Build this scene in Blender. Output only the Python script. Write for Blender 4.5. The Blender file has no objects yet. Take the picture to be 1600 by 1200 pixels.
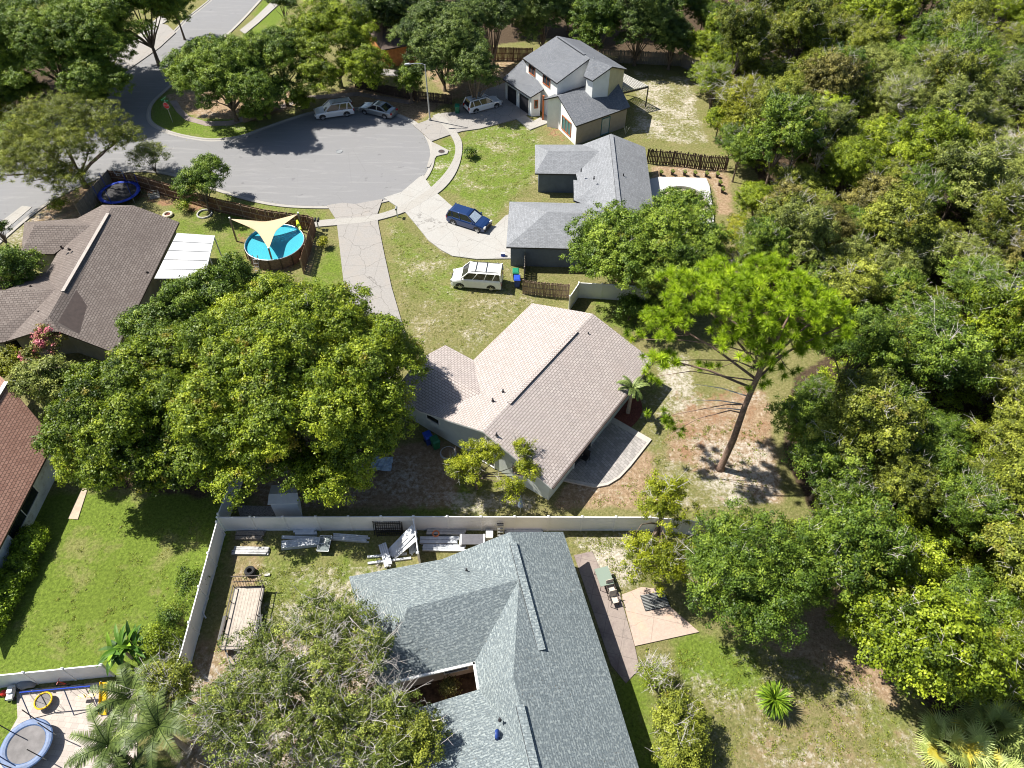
import bpy, math, random
import numpy as np
from mathutils import Vector, Matrix
R = math.radians
random.seed(7); rng = np.random.default_rng(7)
scene = bpy.context.scene
col = scene.collection

# ------------------------------------------------------------------ camera
FOC, PITCH, CAM_H = 1110.0, R(48.5), 44.9          # focal length in px of the 1600 px wide photo, depression, height
cd = bpy.data.cameras.new('camera'); cam = bpy.data.objects.new('camera', cd); col.objects.link(cam)
cam.location = (0, 0, CAM_H); cam.rotation_euler = (R(90) - PITCH, 0, 0)
cd.sensor_width = 36; cd.lens = 36 * FOC / 1600; cd.clip_start = .5; cd.clip_end = 3000
scene.camera = cam
scene.render.resolution_x, scene.render.resolution_y = 1024, 768

# ------------------------------------------------------------------ light
SUN = Vector((-4.9, 1.95, 7.1)).normalized()         # towards the sun, read from the lamp post's shadow
w = bpy.data.worlds.new("World"); scene.world = w; w.use_nodes = True
nt = w.node_tree; bg = nt.nodes['Background']; sky = nt.nodes.new('ShaderNodeTexSky')
sky.sky_type = 'NISHITA'; sky.sun_disc = False
sky.sun_elevation = math.asin(SUN.z); sky.sun_rotation = math.atan2(SUN.x, SUN.y)
nt.links.new(sky.outputs[0], bg.inputs[0]); bg.inputs[1].default_value = 0.064
sl = bpy.data.lights.new('sun', 'SUN'); so = bpy.data.objects.new('sun', sl); col.objects.link(so)
sl.energy = 5.0; sl.angle = R(.53); sl.color = (1, .955, .87)
so.rotation_euler = SUN.to_track_quat('Z', 'Y').to_euler(); so.location = (0, 60, 80)
scene.view_settings.view_transform = 'Standard'; scene.view_settings.look = 'None'
scene.view_settings.exposure = 0.92; scene.view_settings.gamma = 1
cy = scene.cycles
cy.max_bounces = 5; cy.diffuse_bounces = 2; cy.glossy_bounces = 2; cy.transmission_bounces = 3; cy.transparent_max_bounces = 4
cy.use_denoising = True; cy.filter_width = 1.05

# ------------------------------------------------------------------ where a point of the photo lies in the place
_cp, _sp = math.cos(PITCH), math.sin(PITCH)
def G(x, y, z=0.0):
    u, v = (x - 800) / FOC, (y - 600) / FOC
    r = Vector((u, _cp - v * _sp, -_sp - v * _cp))
    t = (z - CAM_H) / r.z
    return Vector((r.x * t, r.y * t, z))
def px_of(p):
    dx, dy, dz = p[0], p[1], p[2] - CAM_H
    dep = dy * _cp - dz * _sp; up = dy * _sp + dz * _cp
    return 800 + FOC * dx / dep, 600 - FOC * up / dep, FOC / dep
def zat(base, ty):                                  # height over `base` seen at photo row ty
    lo, hi = 0, 35
    for _ in range(40):
        m = (lo + hi) / 2
        if px_of((base[0], base[1], m))[1] > ty: lo = m
        else: hi = m
    return lo
def V(*a): return Vector(a)
def onplane(x, y, p0, p1, p2):                      # the point of a roof plane seen at photo px (x, y)
    n = (p1 - p0).cross(p2 - p0); c = Vector((0, 0, CAM_H)); d = G(x, y, 0) - c
    return c + d * ((p0 - c).dot(n) / d.dot(n))

# ------------------------------------------------------------------ materials
MATS = {}
def new_mat(name):
    m = bpy.data.materials.new(name); m.use_nodes = True
    nt = m.node_tree; b = nt.nodes['Principled BSDF']
    MATS[name] = m
    return m, nt, b
def N(nt, t, **kw):
    n = nt.nodes.new(t)
    for k, v in kw.items():
        if k.startswith('i_'):
            key = k[2:]; key = int(key) if key.isdigit() else key.replace('_', ' ')
            n.inputs[key].default_value = v
        else: setattr(n, k, v)
    return n
def c4(c): return (c[0], c[1], c[2], 1)
def noise(nt, scale, detail=4, rough=.6, coord=None, dist=0):
    n = N(nt, 'ShaderNodeTexNoise'); n.inputs['Scale'].default_value = scale
    n.inputs['Detail'].default_value = detail; n.inputs['Roughness'].default_value = rough; n.inputs['Distortion'].default_value = dist
    if coord is not None: nt.links.new(coord, n.inputs['Vector'])
    return n.outputs['Fac']
def ramp(nt, fac, stops):
    r = N(nt, 'ShaderNodeValToRGB'); e = r.color_ramp.elements
    while len(e) < len(stops): e.new(.5)
    for i, (p, c) in enumerate(stops):
        e[i].position = p; e[i].color = c4(c) if hasattr(c, '__len__') else (c, c, c, 1)
    nt.links.new(fac, r.inputs[0]); return r.outputs[0]
def mix(nt, fac, a, b, mode='MIX'):
    m = N(nt, 'ShaderNodeMix', data_type='RGBA', blend_type=mode)
    for s, v in ((m.inputs[0], fac), (m.inputs[6], a), (m.inputs[7], b)):
        if isinstance(v, bpy.types.NodeSocket): nt.links.new(v, s)
        elif hasattr(v, '__len__'): s.default_value = c4(v)
        else: s.default_value = v
    return m.outputs[2]
def math_(nt, op, a, b=None, c=None, clamp=False):
    m = N(nt, 'ShaderNodeMath', operation=op, use_clamp=clamp)
    for s, v in zip(m.inputs, (a, b, c)):
        if v is None: continue
        if isinstance(v, bpy.types.NodeSocket): nt.links.new(v, s)
        else: s.default_value = v
    return m.outputs[0]
def step(nt, x, a, b):
    m = N(nt, 'ShaderNodeMapRange', interpolation_type='SMOOTHSTEP')
    nt.links.new(x, m.inputs[0]); m.inputs[1].default_value = a; m.inputs[2].default_value = b
    return m.outputs[0]
def bump(nt, b, h, dist=.02, strength=.5):
    n = N(nt, 'ShaderNodeBump'); n.inputs['Distance'].default_value = dist; n.inputs['Strength'].default_value = strength
    nt.links.new(h, n.inputs['Height']); nt.links.new(n.outputs[0], b.inputs['Normal'])
def objco(nt): return N(nt, 'ShaderNodeTexCoord').outputs['Object']
def geoco(nt): return N(nt, 'ShaderNodeNewGeometry').outputs['Position']

def plain(name, c, rough=.6, var=.12, scale=3, metal=0, spec=.4, dirt=None, bmp=0):
    if name in MATS: return MATS[name]
    m, nt, b = new_mat(name)
    f = noise(nt, scale, 5, .65, objco(nt))
    hi = [min(1, x * (1 + var)) for x in c]; lo = [x * (1 - var * 1.3) for x in c]
    o = ramp(nt, f, [(.3, lo), (.7, hi)])
    if dirt:
        g = noise(nt, scale * .35, 5, .7, objco(nt)); o = mix(nt, step(nt, g, .52, .72), o, dirt)
    nt.links.new(o, b.inputs['Base Color']); b.inputs['Roughness'].default_value = rough
    b.inputs['Metallic'].default_value = metal; b.inputs['Specular IOR Level'].default_value = spec
    if bmp: bump(nt, b, noise(nt, scale * 6, 3, .6, objco(nt)), bmp, .6)
    return m

def shingle(name, c1, c2, mortar, bw, rh, msize=.012, off=.5, blot=.25, spots=None, scale_noise=.35, blotcol=None, mottle=.5):
    m, nt, b = new_mat(name)
    uv = N(nt, 'ShaderNodeUVMap').outputs[0]
    br = N(nt, 'ShaderNodeTexBrick'); nt.links.new(uv, br.inputs['Vector'])
    br.offset = off; br.inputs['Scale'].default_value = 1; br.inputs['Brick Width'].default_value = bw
    br.inputs['Row Height'].default_value = rh; br.inputs['Mortar Size'].default_value = msize
    br.inputs['Mortar Smooth'].default_value = .3; br.inputs['Bias'].default_value = 0
    br.inputs['Color1'].default_value = c4(c1); br.inputs['Color2'].default_value = c4(c2); br.inputs['Mortar'].default_value = c4(mortar)
    o = br.outputs['Color']
    if spots:
        vo = N(nt, 'ShaderNodeMapping'); vo.inputs['Scale'].default_value = (1 / (bw * .9), 1 / rh, 1)
        nt.links.new(uv, vo.inputs[0])
        f = noise(nt, 1.5, 1, .5, vo.outputs[0]); o = mix(nt, math_(nt, 'MULTIPLY', step(nt, f, .52, .64), mottle), o, spots)
        f2 = noise(nt, 1.2, 1, .5, N2off(nt, vo.outputs[0])); o = mix(nt, math_(nt, 'MULTIPLY', step(nt, f2, .55, .68), mottle * .9), o, [x * .55 for x in c1])
    g = noise(nt, scale_noise, 5, .65, geoco(nt))
    o = mix(nt, math_(nt, 'MULTIPLY', step(nt, g, .4, .72), blot), o, blotcol or [x * .5 for x in c1])
    lt_ = math_(nt, 'MULTIPLY', step(nt, noise(nt, 11, 2, .5, N2off(nt, geoco(nt))), .66, .70), step(nt, noise(nt, .35, 4, .6, N2off(nt, geoco(nt))), .46, .6)); o = mix(nt, math_(nt, 'MULTIPLY', lt_, .55), o, (.13, .085, .04))
    sk = N(nt, 'ShaderNodeMapping'); sk.inputs['Scale'].default_value = (1.6, .12, 1); nt.links.new(uv, sk.inputs[0]); o = mix(nt, math_(nt, 'MULTIPLY', step(nt, noise(nt, 1.0, 4, .6, sk.outputs[0]), .5, .72), .22), o, [x * .55 for x in c1])
    gg = noise(nt, 9, 3, .7, geoco(nt)); o = mix(nt, .35, o, ramp(nt, gg, [(.25, .35), (.75, 1.0)]), 'MULTIPLY')
    nt.links.new(o, b.inputs['Base Color']); b.inputs['Roughness'].default_value = .9; b.inputs['Specular IOR Level'].default_value = .2
    bump(nt, b, br.outputs['Fac'], .015, -.8)
    return m
def N2off(nt, sock):
    mp = N(nt, 'ShaderNodeMapping'); mp.inputs['Location'].default_value = (37.3, 11.7, 5); nt.links.new(sock, mp.inputs[0]); return mp.outputs[0]

def leaf_mat(name, dark, mid, light, accent=None, trans=.3, acc_amt=.0, gain=1.5):
    dark, mid, light = [[min(.8, q[0] * gain * f), min(.8, q[1] * gain * f), q[2] * gain * f * .7] for q, f in ((dark, .62), (mid, .92), (light, 1.1))]
    m, nt, b = new_mat(name)
    at = N(nt, 'ShaderNodeAttribute', attribute_name='tint').outputs['Fac']
    oi = N(nt, 'ShaderNodeObjectInfo').outputs['Random']
    f = math_(nt, 'ADD', at, math_(nt, 'MULTIPLY_ADD', oi, .24, -.12), clamp=True)
    o = ramp(nt, f, [(0, dark), (.5, mid), (1, light)])
    if accent:
        g = noise(nt, .55, 2, .5, geoco(nt))
        a2 = N(nt, 'ShaderNodeAttribute', attribute_name='tint2').outputs['Fac']
        o = mix(nt, step(nt, math_(nt, 'MULTIPLY_ADD', a2, .35, g), .86 - acc_amt, 1.0 - acc_amt), o, accent)
    nt.links.new(o, b.inputs['Base Color']); b.inputs['Roughness'].default_value = .5; b.inputs['Specular IOR Level'].default_value = .35
    tr = N(nt, 'ShaderNodeBsdfTranslucent'); nt.links.new(o, tr.inputs[0])
    ms = N(nt, 'ShaderNodeMixShader'); ms.inputs[0].default_value = trans * .75
    nt.links.new(b.outputs[0], ms.inputs[1]); nt.links.new(tr.outputs[0], ms.inputs[2])
    nt.links.new(ms.outputs[0], nt.nodes['Material Output'].inputs[0])
    return m

# ground -----------------------------------------------------------
def ground_mat():
    m, nt, b = new_mat('ground_cover')
    P = geoco(nt)
    z1 = N(nt, 'ShaderNodeAttribute', attribute_name='zone'); z2 = N(nt, 'ShaderNodeAttribute', attribute_name='zone_b')
    s1 = N(nt, 'ShaderNodeSeparateColor'); s2 = N(nt, 'ShaderNodeSeparateColor')
    nt.links.new(z1.outputs['Color'], s1.inputs[0]); nt.links.new(z2.outputs['Color'], s2.inputs[0])
    lush, sand, dirt = s1.outputs; litter, straw, shade = s2.outputs
    nL = noise(nt, .16, 5, .6, P); nM = noise(nt, .9, 5, .65, P, .4); nF = noise(nt, 5, 4, .7, P); nX = noise(nt, 3.0, 5, .75, N2off(nt, P), .15); nP = noise(nt, .35, 6, .7, N2off(nt, P), .3)
    dry = ramp(nt, nF, [(.3, (.10, .105, .035)), (.5, (.18, .17, .065)), (.72, (.29, .25, .13))])
    grn = ramp(nt, nF, [(.28, (.06, .085, .014)), (.5, (.125, .18, .024)), (.75, (.21, .28, .045))])
    f = step(nt, math_(nt, 'ADD', lush, math_(nt, 'MULTIPLY_ADD', nM, .9, -.45)), .25, .75)
    o = mix(nt, f, dry, grn)
    o = mix(nt, math_(nt, 'MULTIPLY', step(nt, nL, .45, .7), .25), o, (.10, .13, .02))
    o = mix(nt, math_(nt, 'MULTIPLY', step(nt, nP, .5, .66), .55), o, ramp(nt, nF, [(.3, (.15, .135, .05)), (.7, (.33, .28, .14))]))
    o = mix(nt, math_(nt, 'MULTIPLY', step(nt, nX, .58, .75), .35), o, (.30, .30, .10))
    dc = ramp(nt, nX, [(.3, (.17, .11, .06)), (.55, (.33, .235, .15)), (.75, (.46, .36, .25))])
    o = mix(nt, step(nt, math_(nt, 'ADD', dirt, math_(nt, 'MULTIPLY_ADD', nM, 1.0, -.5)), .3, .7), o, dc)
    sc = ramp(nt, nF, [(.3, (.36, .31, .25)), (.6, (.56, .51, .45))])
    sm = math_(nt, 'ADD', math_(nt, 'MULTIPLY', sand, .8), math_(nt, 'MULTIPLY_ADD', nX, 1.3, -.8)); sm = math_(nt, 'ADD', sm, math_(nt, 'MULTIPLY_ADD', nP, 1.1, -.58))
    o = mix(nt, math_(nt, 'MULTIPLY', step(nt, sm, .16, .58), .92), o, sc)
    stc = ramp(nt, nF, [(.3, (.17, .09, .05)), (.7, (.36, .22, .13))])
    o = mix(nt, step(nt, math_(nt, 'ADD', straw, math_(nt, 'MULTIPLY_ADD', nM, 2.0, -1.15)), .35, .8), o, stc)
    lc = ramp(nt, nF, [(.3, (.035, .025, .015)), (.6, (.10, .07, .045)), (.8, (.22, .17, .12))])
    o = mix(nt, step(nt, math_(nt, 'ADD', litter, math_(nt, 'MULTIPLY_ADD', nM, .8, -.4)), .3, .6), o, lc)
    nt.links.new(o, b.inputs['Base Color']); b.inputs['Roughness'].default_value = .95; b.inputs['Specular IOR Level'].default_value = .15
    bump(nt, b, noise(nt, 3.2, 6, .75, P), .22, .8)
    return m

def asphalt_mat():
    m, nt, b = new_mat('asphalt'); P = geoco(nt)
    a = noise(nt, 60, 2, .7, P); c = noise(nt, .25, 5, .6, P, 1.5); d = noise(nt, 1.6, 6, .8, P)
    o = ramp(nt, a, [(.3, (.165, .165, .17)), (.7, (.225, .223, .225))])
    o = mix(nt, math_(nt, 'MULTIPLY', step(nt, c, .42, .65), .3), o, (.19, .19, .20))
    o = mix(nt, math_(nt, 'MULTIPLY', step(nt, d, .62, .75), .45), o, (.16, .16, .165))
    vo = N(nt, 'ShaderNodeTexVoronoi', feature='DISTANCE_TO_EDGE'); vo.inputs['Scale'].default_value = .16
    mp = mix(nt, .25, P, N(nt, 'ShaderNodeTexNoise').outputs['Color']); nt.links.new(P, vo.inputs['Vector'])
    o = mix(nt, math_(nt, 'MULTIPLY', math_(nt, 'SUBTRACT', 1, step(nt, vo.outputs['Distance'], .001, .004)), .2), o, (.10, .10, .10))
    sp = noise(nt, .9, 2, .4, N2off(nt, P)); o = mix(nt, math_(nt, 'MULTIPLY', step(nt, sp, .70, .76), .5), o, (.11, .11, .115))
    ms = N(nt, 'ShaderNodeMapping'); ms.inputs['Scale'].default_value = (.25, 2.2, 1); ms.inputs['Rotation'].default_value = (0, 0, .5); nt.links.new(P, ms.inputs[0]); st = noise(nt, .8, 5, .7, ms.outputs[0], .6)
    o = mix(nt, math_(nt, 'MULTIPLY', step(nt, st, .5, .7), .28), o, (.33, .325, .32))
    nt.links.new(o, b.inputs['Base Color']); b.inputs['Roughness'].default_value = .85; b.inputs['Specular IOR Level'].default_value = .3
    bump(nt, b, a, .006, .5); return m

def concrete_mat(name, c=(.46, .44, .41), joint=1.5, ang=0, cracks=.5, stain=(.30, .27, .24), stain_amt=.5):
    m, nt, b = new_mat(name); P = geoco(nt)
    mp = N(nt, 'ShaderNodeMapping'); mp.inputs['Rotation'].default_value = (0, 0, ang); nt.links.new(P, mp.inputs[0])
    f = noise(nt, 7, 5, .7, P); g = noise(nt, .5, 5, .7, P, .5)
    o = ramp(nt, f, [(.3, [x * .86 for x in c]), (.7, [min(1, x * 1.1) for x in c])])
    o = mix(nt, math_(nt, 'MULTIPLY', step(nt, g, .45, .7), stain_amt), o, stain)
    if joint:
        br = N(nt, 'ShaderNodeTexBrick'); nt.links.new(mp.outputs[0], br.inputs['Vector']); br.offset = 0
        br.inputs['Scale'].default_value = 1; br.inputs['Brick Width'].default_value = joint; br.inputs['Row Height'].default_value = joint
        br.inputs['Mortar Size'].default_value = .018; br.inputs['Mortar Smooth'].default_value = .5
        o = mix(nt, math_(nt, 'MULTIPLY', br.outputs['Fac'], .55), o, [x * .35 for x in c])
    if cracks:
        wn = N(nt, 'ShaderNodeTexNoise'); wn.inputs['Scale'].default_value = 1.1; wn.inputs['Detail'].default_value = 5; nt.links.new(P, wn.inputs['Vector'])
        sc = mix(nt, .35, P, wn.outputs['Color'], 'LINEAR_LIGHT')
        vo = N(nt, 'ShaderNodeTexVoronoi', feature='DISTANCE_TO_EDGE'); vo.inputs['Scale'].default_value = .28
        nt.links.new(sc, vo.inputs['Vector'])
        o = mix(nt, math_(nt, 'MULTIPLY', math_(nt, 'SUBTRACT', 1, step(nt, vo.outputs['Distance'], .002, .007)), cracks), o, (.12, .11, .10))
    nt.links.new(o, b.inputs['Base Color']); b.inputs['Roughness'].default_value = .88; b.inputs['Specular IOR Level'].default_value = .25
    return m

def paver_mat(name, c1, c2, mort, bw=.3, rh=.2, ang=0, blot=.3):
    m, nt, b = new_mat(name); P = geoco(nt)
    mp = N(nt, 'ShaderNodeMapping'); mp.inputs['Rotation'].default_value = (0, 0, ang); nt.links.new(P, mp.inputs[0])
    br = N(nt, 'ShaderNodeTexBrick'); nt.links.new(mp.outputs[0], br.inputs['Vector'])
    br.inputs['Scale'].default_value = 1; br.inputs['Brick Width'].default_value = bw; br.inputs['Row Height'].default_value = rh
    br.inputs['Mortar Size'].default_value = .012; br.inputs['Color1'].default_value = c4(c1); br.inputs['Color2'].default_value = c4(c2)
    br.inputs['Mortar'].default_value = c4(mort)
    g = noise(nt, .8, 5, .7, P); o = mix(nt, math_(nt, 'MULTIPLY', step(nt, g, .4, .7), blot), br.outputs['Color'], [x * .5 for x in c1])
    nt.links.new(o, b.inputs['Base Color']); b.inputs['Roughness'].default_value = .8
    bump(nt, b, br.outputs['Fac'], .01, -.6); return m

def wood_mat(name, c, var=.35):
    m, nt, b = new_mat(name)
    mp = N(nt, 'ShaderNodeMapping'); mp.inputs['Scale'].default_value = (7, 7, .8); nt.links.new(objco(nt), mp.inputs[0])
    f = noise(nt, 1.0, 4, .7, mp.outputs[0]); g = noise(nt, .6, 4, .6, objco(nt))
    o = ramp(nt, f, [(.3, [x * (1 - var) for x in c]), (.7, [x * (1 + var) for x in c])])
    o = mix(nt, math_(nt, 'MULTIPLY', step(nt, g, .45, .7), .5), o, [x * .6 for x in c])
    nt.links.new(o, b.inputs['Base Color']); b.inputs['Roughness'].default_value = .85; b.inputs['Specular IOR Level'].default_value = .2
    return m
def paint_mat(name, c, metal=.3, rough=.28, coat=.6):
    m, nt, b = new_mat(name); g = noise(nt, 2, 3, .6, objco(nt))
    nt.links.new(ramp(nt, g, [(.3, [x * .92 for x in c]), (.7, c)]), b.inputs['Base Color'])
    b.inputs['Metallic'].default_value = metal; b.inputs['Roughness'].default_value = rough; b.inputs['Coat Weight'].default_value = coat
    return m
def glass_mat(name, c=(.015, .02, .025), rough=.06):
    m, nt, b = new_mat(name); b.inputs['Base Color'].default_value = c4(c); b.inputs['Roughness'].default_value = rough
    b.inputs['Specular IOR Level'].default_value = .8; return m

M_ground = ground_mat(); M_asphalt = asphalt_mat()
M_kerb = concrete_mat('kerb_concrete', (.33, .315, .29), 0, 0, .2)
M_walk = concrete_mat('sidewalk_concrete', (.33, .315, .29), 1.5, .35, .1, stain_amt=.3)
M_drive = concrete_mat('driveway_concrete', (.28, .265, .25), 3.2, .05, .8, stain_amt=.55)
M_drive2 = concrete_mat('pale_driveway_concrete', (.35, .34, .32), 3.6, .6, .5, stain_amt=.3)
M_slab = concrete_mat('pinkish_slab', (.41, .32, .265), 4.2, .25, .3, (.62, .38, .24), .4)
M_path = concrete_mat('shaded_stained_path', (.27, .225, .20), 1.2, .25, .2, (.16, .12, .12), .8)  # stained concrete, colour darkened further for the shade under the eave
M_paver = paver_mat('grey_pavers', (.36, .335, .32), (.24, .225, .215), (.14, .13, .12), .36, .24, R(54.3), .3)
M_paver2 = paver_mat('cream_pavers', (.44, .385, .34), (.35, .305, .275), (.3, .26, .23), .4, .3, .1, .25)
M_border = plain('paver_border', (.44, .40, .36), .8)
M_stone = plain('grey_stone', (.42, .41, .38), .9, .3, 4)
# roofs
M_roofM = shingle('beige_shingles', (.51, .45, .425), (.42, .37, .35), (.21, .18, .165), .34, .21, .028, .5, .22, None, .5, (.36, .29, .26))
M_roofS = shingle('blue_grey_shingles', (.225, .262, .275), (.155, .186, .20), (.09, .11, .122), .32, .16, .014, .5, .2, (.43, .475, .46), .4, (.175, .205, .21), .55)
M_roofG = shingle('grey_shingles', (.27, .28, .30), (.21, .22, .235), (.13, .135, .145), .34, .16, .010, .5, .2, (.40, .41, .43), .4, None, .25)
M_roofW = shingle('charcoal_shingles', (.19, .20, .22), (.14, .15, .17), (.08, .085, .095), .34, .16, .010, .5, .2, (.30, .31, .33), .4, None, .3)
M_roofL = shingle('brown_shingles', (.235, .20, .18), (.175, .145, .13), (.08, .066, .06), .34, .22, .028, .5, .5, None, .35, (.13, .105, .095))
M_roofB = shingle('terracotta_shingles', (.40, .235, .18), (.30, .165, .125), (.13, .075, .06), .30, .20, .026, .5, .25, None, .5, (.22, .13, .10))
M_roofO = shingle('dark_brown_shingles', (.17, .13, .11), (.13, .10, .085), (.07, .05, .045), .3, .18, .015)
M_wallM = plain('pale_green_render', (.62, .66, .62), .85, .05, 1.5)
M_wallW = plain('white_render', (.80, .80, .78), .8, .05, 1.5)
M_wallG = plain('slate_blue_siding', (.12, .145, .18), .8, .1, 1.5)
M_wallT = plain('tan_render', (.52, .42, .34), .85, .08, 1.5)
M_wallP = plain('taupe_siding', (.40, .34, .29), .85, .08, 2)
M_wallC = plain('cream_siding', (.60, .54, .36), .85, .08, 2)
M_wallB = plain('pale_blue_render', (.62, .67, .68), .85, .15, 1.5, dirt=(.3, .28, .22))
M_wallL = plain('olive_grey_siding', (.22, .21, .17), .85, .15, 1.5)
M_wallO = plain('orange_brick', (.48, .20, .07), .85, .25, 3)
M_fascia = plain('white_fascia', (.75, .75, .73), .6, .05)
M_dark = plain('dark_trim', (.025, .025, .03), .5, .1)
M_dkbrown = plain('dark_brown_trim', (.05, .035, .03), .6, .2)
M_white = plain('white_vinyl', (.80, .80, .80), .45, .05, .6, dirt=(.66, .67, .66))
M_whitem = plain('white_metal', (.52, .525, .53), .4, .1, 1.2, dirt=(.40, .39, .37))
M_grey = plain('grey_metal', (.36, .37, .38), .45, .12, 3, .6)
M_steel = plain('galvanised_steel', (.50, .51, .50), .45, .1, 3, .5)
M_black = plain('black_plastic', (.02, .02, .022), .5, .1)
M_rubber = plain('tyre_rubber', (.025, .025, .027), .85, .2, 8)
M_green = plain('green_plastic', (.01, .19, .10), .45, .1)
M_green2 = plain('dark_green_plastic', (.015, .13, .06), .45, .1)
M_blue = plain('blue_plastic', (.015, .06, .42), .45, .1)
M_dblue = plain('dark_blue_plastic', (.02, .05, .22), .45, .1)
M_padblue = plain('blue_vinyl_pad', (.015, .05, .40), .4, .2, 3)
M_padblue2 = plain('faded_blue_vinyl_pad', (.07, .12, .24), .5, .3, 3)
M_net = plain('black_mesh_mat', (.03, .03, .034), .7, .2)
M_netg = plain('grey_mesh_mat', (.15, .14, .14), .7, .3, 1)
M_red = plain('red_plastic', (.55, .03, .02), .4)
M_orange = plain('orange_plastic', (.75, .25, .10), .5)
M_yellow = plain('yellow_plastic', (.78, .50, .02), .4)
M_lime = plain('lime_plastic', (.45, .62, .03), .4)
M_sail = plain('sand_fabric', (.52, .40, .25), .8, .05, 1)
M_poolwall = plain('wicker_pool_wall', (.16, .11, .085), .7, .35, 6)
M_liner = plain('light_blue_liner', (.10, .50, .70), .4, .08, 1)
M_wood = wood_mat('brown_fence_boards', (.17, .095, .06))
M_wood2 = wood_mat('dark_weathered_boards', (.085, .06, .045))
M_wood3 = wood_mat('tan_picket_boards', (.30, .215, .15))
M_wood4 = wood_mat('grey_weathered_boards', (.23, .20, .17))
M_woodr = wood_mat('red_cedar_post', (.42, .13, .05))
M_deck = wood_mat('bleached_trailer_planks', (.40, .35, .30), .2)
M_bark = plain('grey_brown_bark', (.16, .12, .09), .9, .4, 5, bmp=.03)
M_barkp = plain('pine_bark', (.22, .145, .11), .9, .45, 6, bmp=.05)
M_barkg = plain('pale_grey_bark', (.55, .51, .47), .9, .25, 5)
M_palmbark = plain('palm_bark', (.36, .30, .24), .9, .3, 8)
M_beige = plain('beige_sling_fabric', (.55, .48, .40), .8, .1)
M_glasst = glass_mat('greenish_table_glass', (.22, .27, .22), .15)
M_pane = glass_mat('window_glass'); M_carglass = glass_mat('tinted_car_glass', (.012, .016, .022), .04)
M_pane2 = glass_mat('teal_window_glass', (.05, .15, .16), .08)
M_lamp = glass_mat('lamp_lens', (.5, .5, .48), .1); M_tail = plain('red_lens', (.35, .01, .01), .25, .05)
M_chrome = plain('alloy', (.55, .56, .58), .3, .1, 5, .8)
M_pearl = paint_mat('pearl_white_paint', (.72, .73, .75), .1); M_silver = paint_mat('silver_paint', (.34, .37, .40), .7, .3)
M_navy = paint_mat('navy_paint', (.012, .04, .14), .35, .22, 1); M_vanw = paint_mat('plain_white_paint', (.80, .80, .77), 0, .35, .3)
M_signred = plain('sign_red', (.60, .02, .02), .4, .05); M_signgrn = plain('sign_green', (.01, .18, .08), .4, .05)
M_mulch = plain('red_mulch', (.16, .05, .035), .95, .5, 12, bmp=.04)
M_pot = plain('dark_pot', (.05, .035, .03), .7)
M_poolfloor = plain('faded_pool_plaster', (.40, .36, .26), .8, .3, 1, dirt=(.16, .15, .08))
M_sunshade = plain('silver_sunshade', (.62, .72, .78), .3, .2, 6, .5)
# leaves
L_oak = leaf_mat('oak_leaves', (.034, .068, .006), (.104, .154, .012), (.245, .285, .024), (.30, .25, .03), .28, .02)
L_gold = leaf_mat('golden_leaves', (.07, .10, .006), (.175, .205, .012), (.31, .33, .03), (.42, .30, .02), .35, -.06)
L_moss = leaf_mat('mossy_oak_leaves', (.045, .07, .016), (.12, .155, .03), (.28, .31, .085), None, .28)
L_dark = leaf_mat('dark_leaves', (.022, .045, .012), (.058, .095, .024), (.13, .17, .045), None, .25)
L_deep = leaf_mat('deep_green_leaves', (.022, .05, .010), (.07, .12, .016), (.16, .21, .03), (.22, .24, .03), .25, .0)
L_grey = leaf_mat('grey_green_leaves', (.05, .07, .018), (.125, .155, .04), (.26, .28, .095), None, .25)
L_olive = leaf_mat('olive_leaves', (.045, .065, .012), (.12, .145, .022), (.25, .27, .05), (.28, .24, .04), .28, .0)
L_bright = leaf_mat('bright_green_leaves', (.045, .08, .006), (.135, .185, .012), (.27, .32, .03), (.30, .30, .03), .32, .0)
L_yell = leaf_mat('yellow_green_leaves', (.07, .085, .008), (.17, .185, .015), (.32, .32, .035), (.42, .32, .03), .35, -.04)
L_mid = leaf_mat('mid_green_leaves', (.03, .065, .010), (.085, .14, .018), (.18, .235, .035), (.25, .26, .03), .28, .0)
L_brown = leaf_mat('brownish_leaves', (.055, .055, .02), (.14, .13, .045), (.27, .24, .09), None, .25)
L_pine = leaf_mat('pine_needles', (.05, .10, .006), (.17, .255, .012), (.32, .40, .03), (.36, .34, .04), .3, -.04, 1.75)
L_palm = leaf_mat('palm_fronds', (.035, .06, .02), (.08, .115, .035), (.18, .22, .09), None, .25)
L_fan = leaf_mat('silver_green_fans', (.16, .20, .07), (.28, .34, .13), (.42, .46, .26), (.50, .42, .05), .2, .08)
L_sago = leaf_mat('strap_leaves', (.04, .09, .008), (.12, .20, .015), (.28, .36, .05), None, .2)
L_banana = leaf_mat('banana_leaves', (.02, .06, .01), (.05, .12, .015), (.16, .26, .03), None, .3)
L_pink = leaf_mat('pink_blossom', (.03, .05, .01), (.09, .11, .02), (.20, .18, .05), (.62, .17, .22), .25, .26)
L_hedge = leaf_mat('hedge_leaves', (.05, .09, .008), (.13, .20, .015), (.26, .34, .035), (.34, .34, .05), .3, .0)

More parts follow.
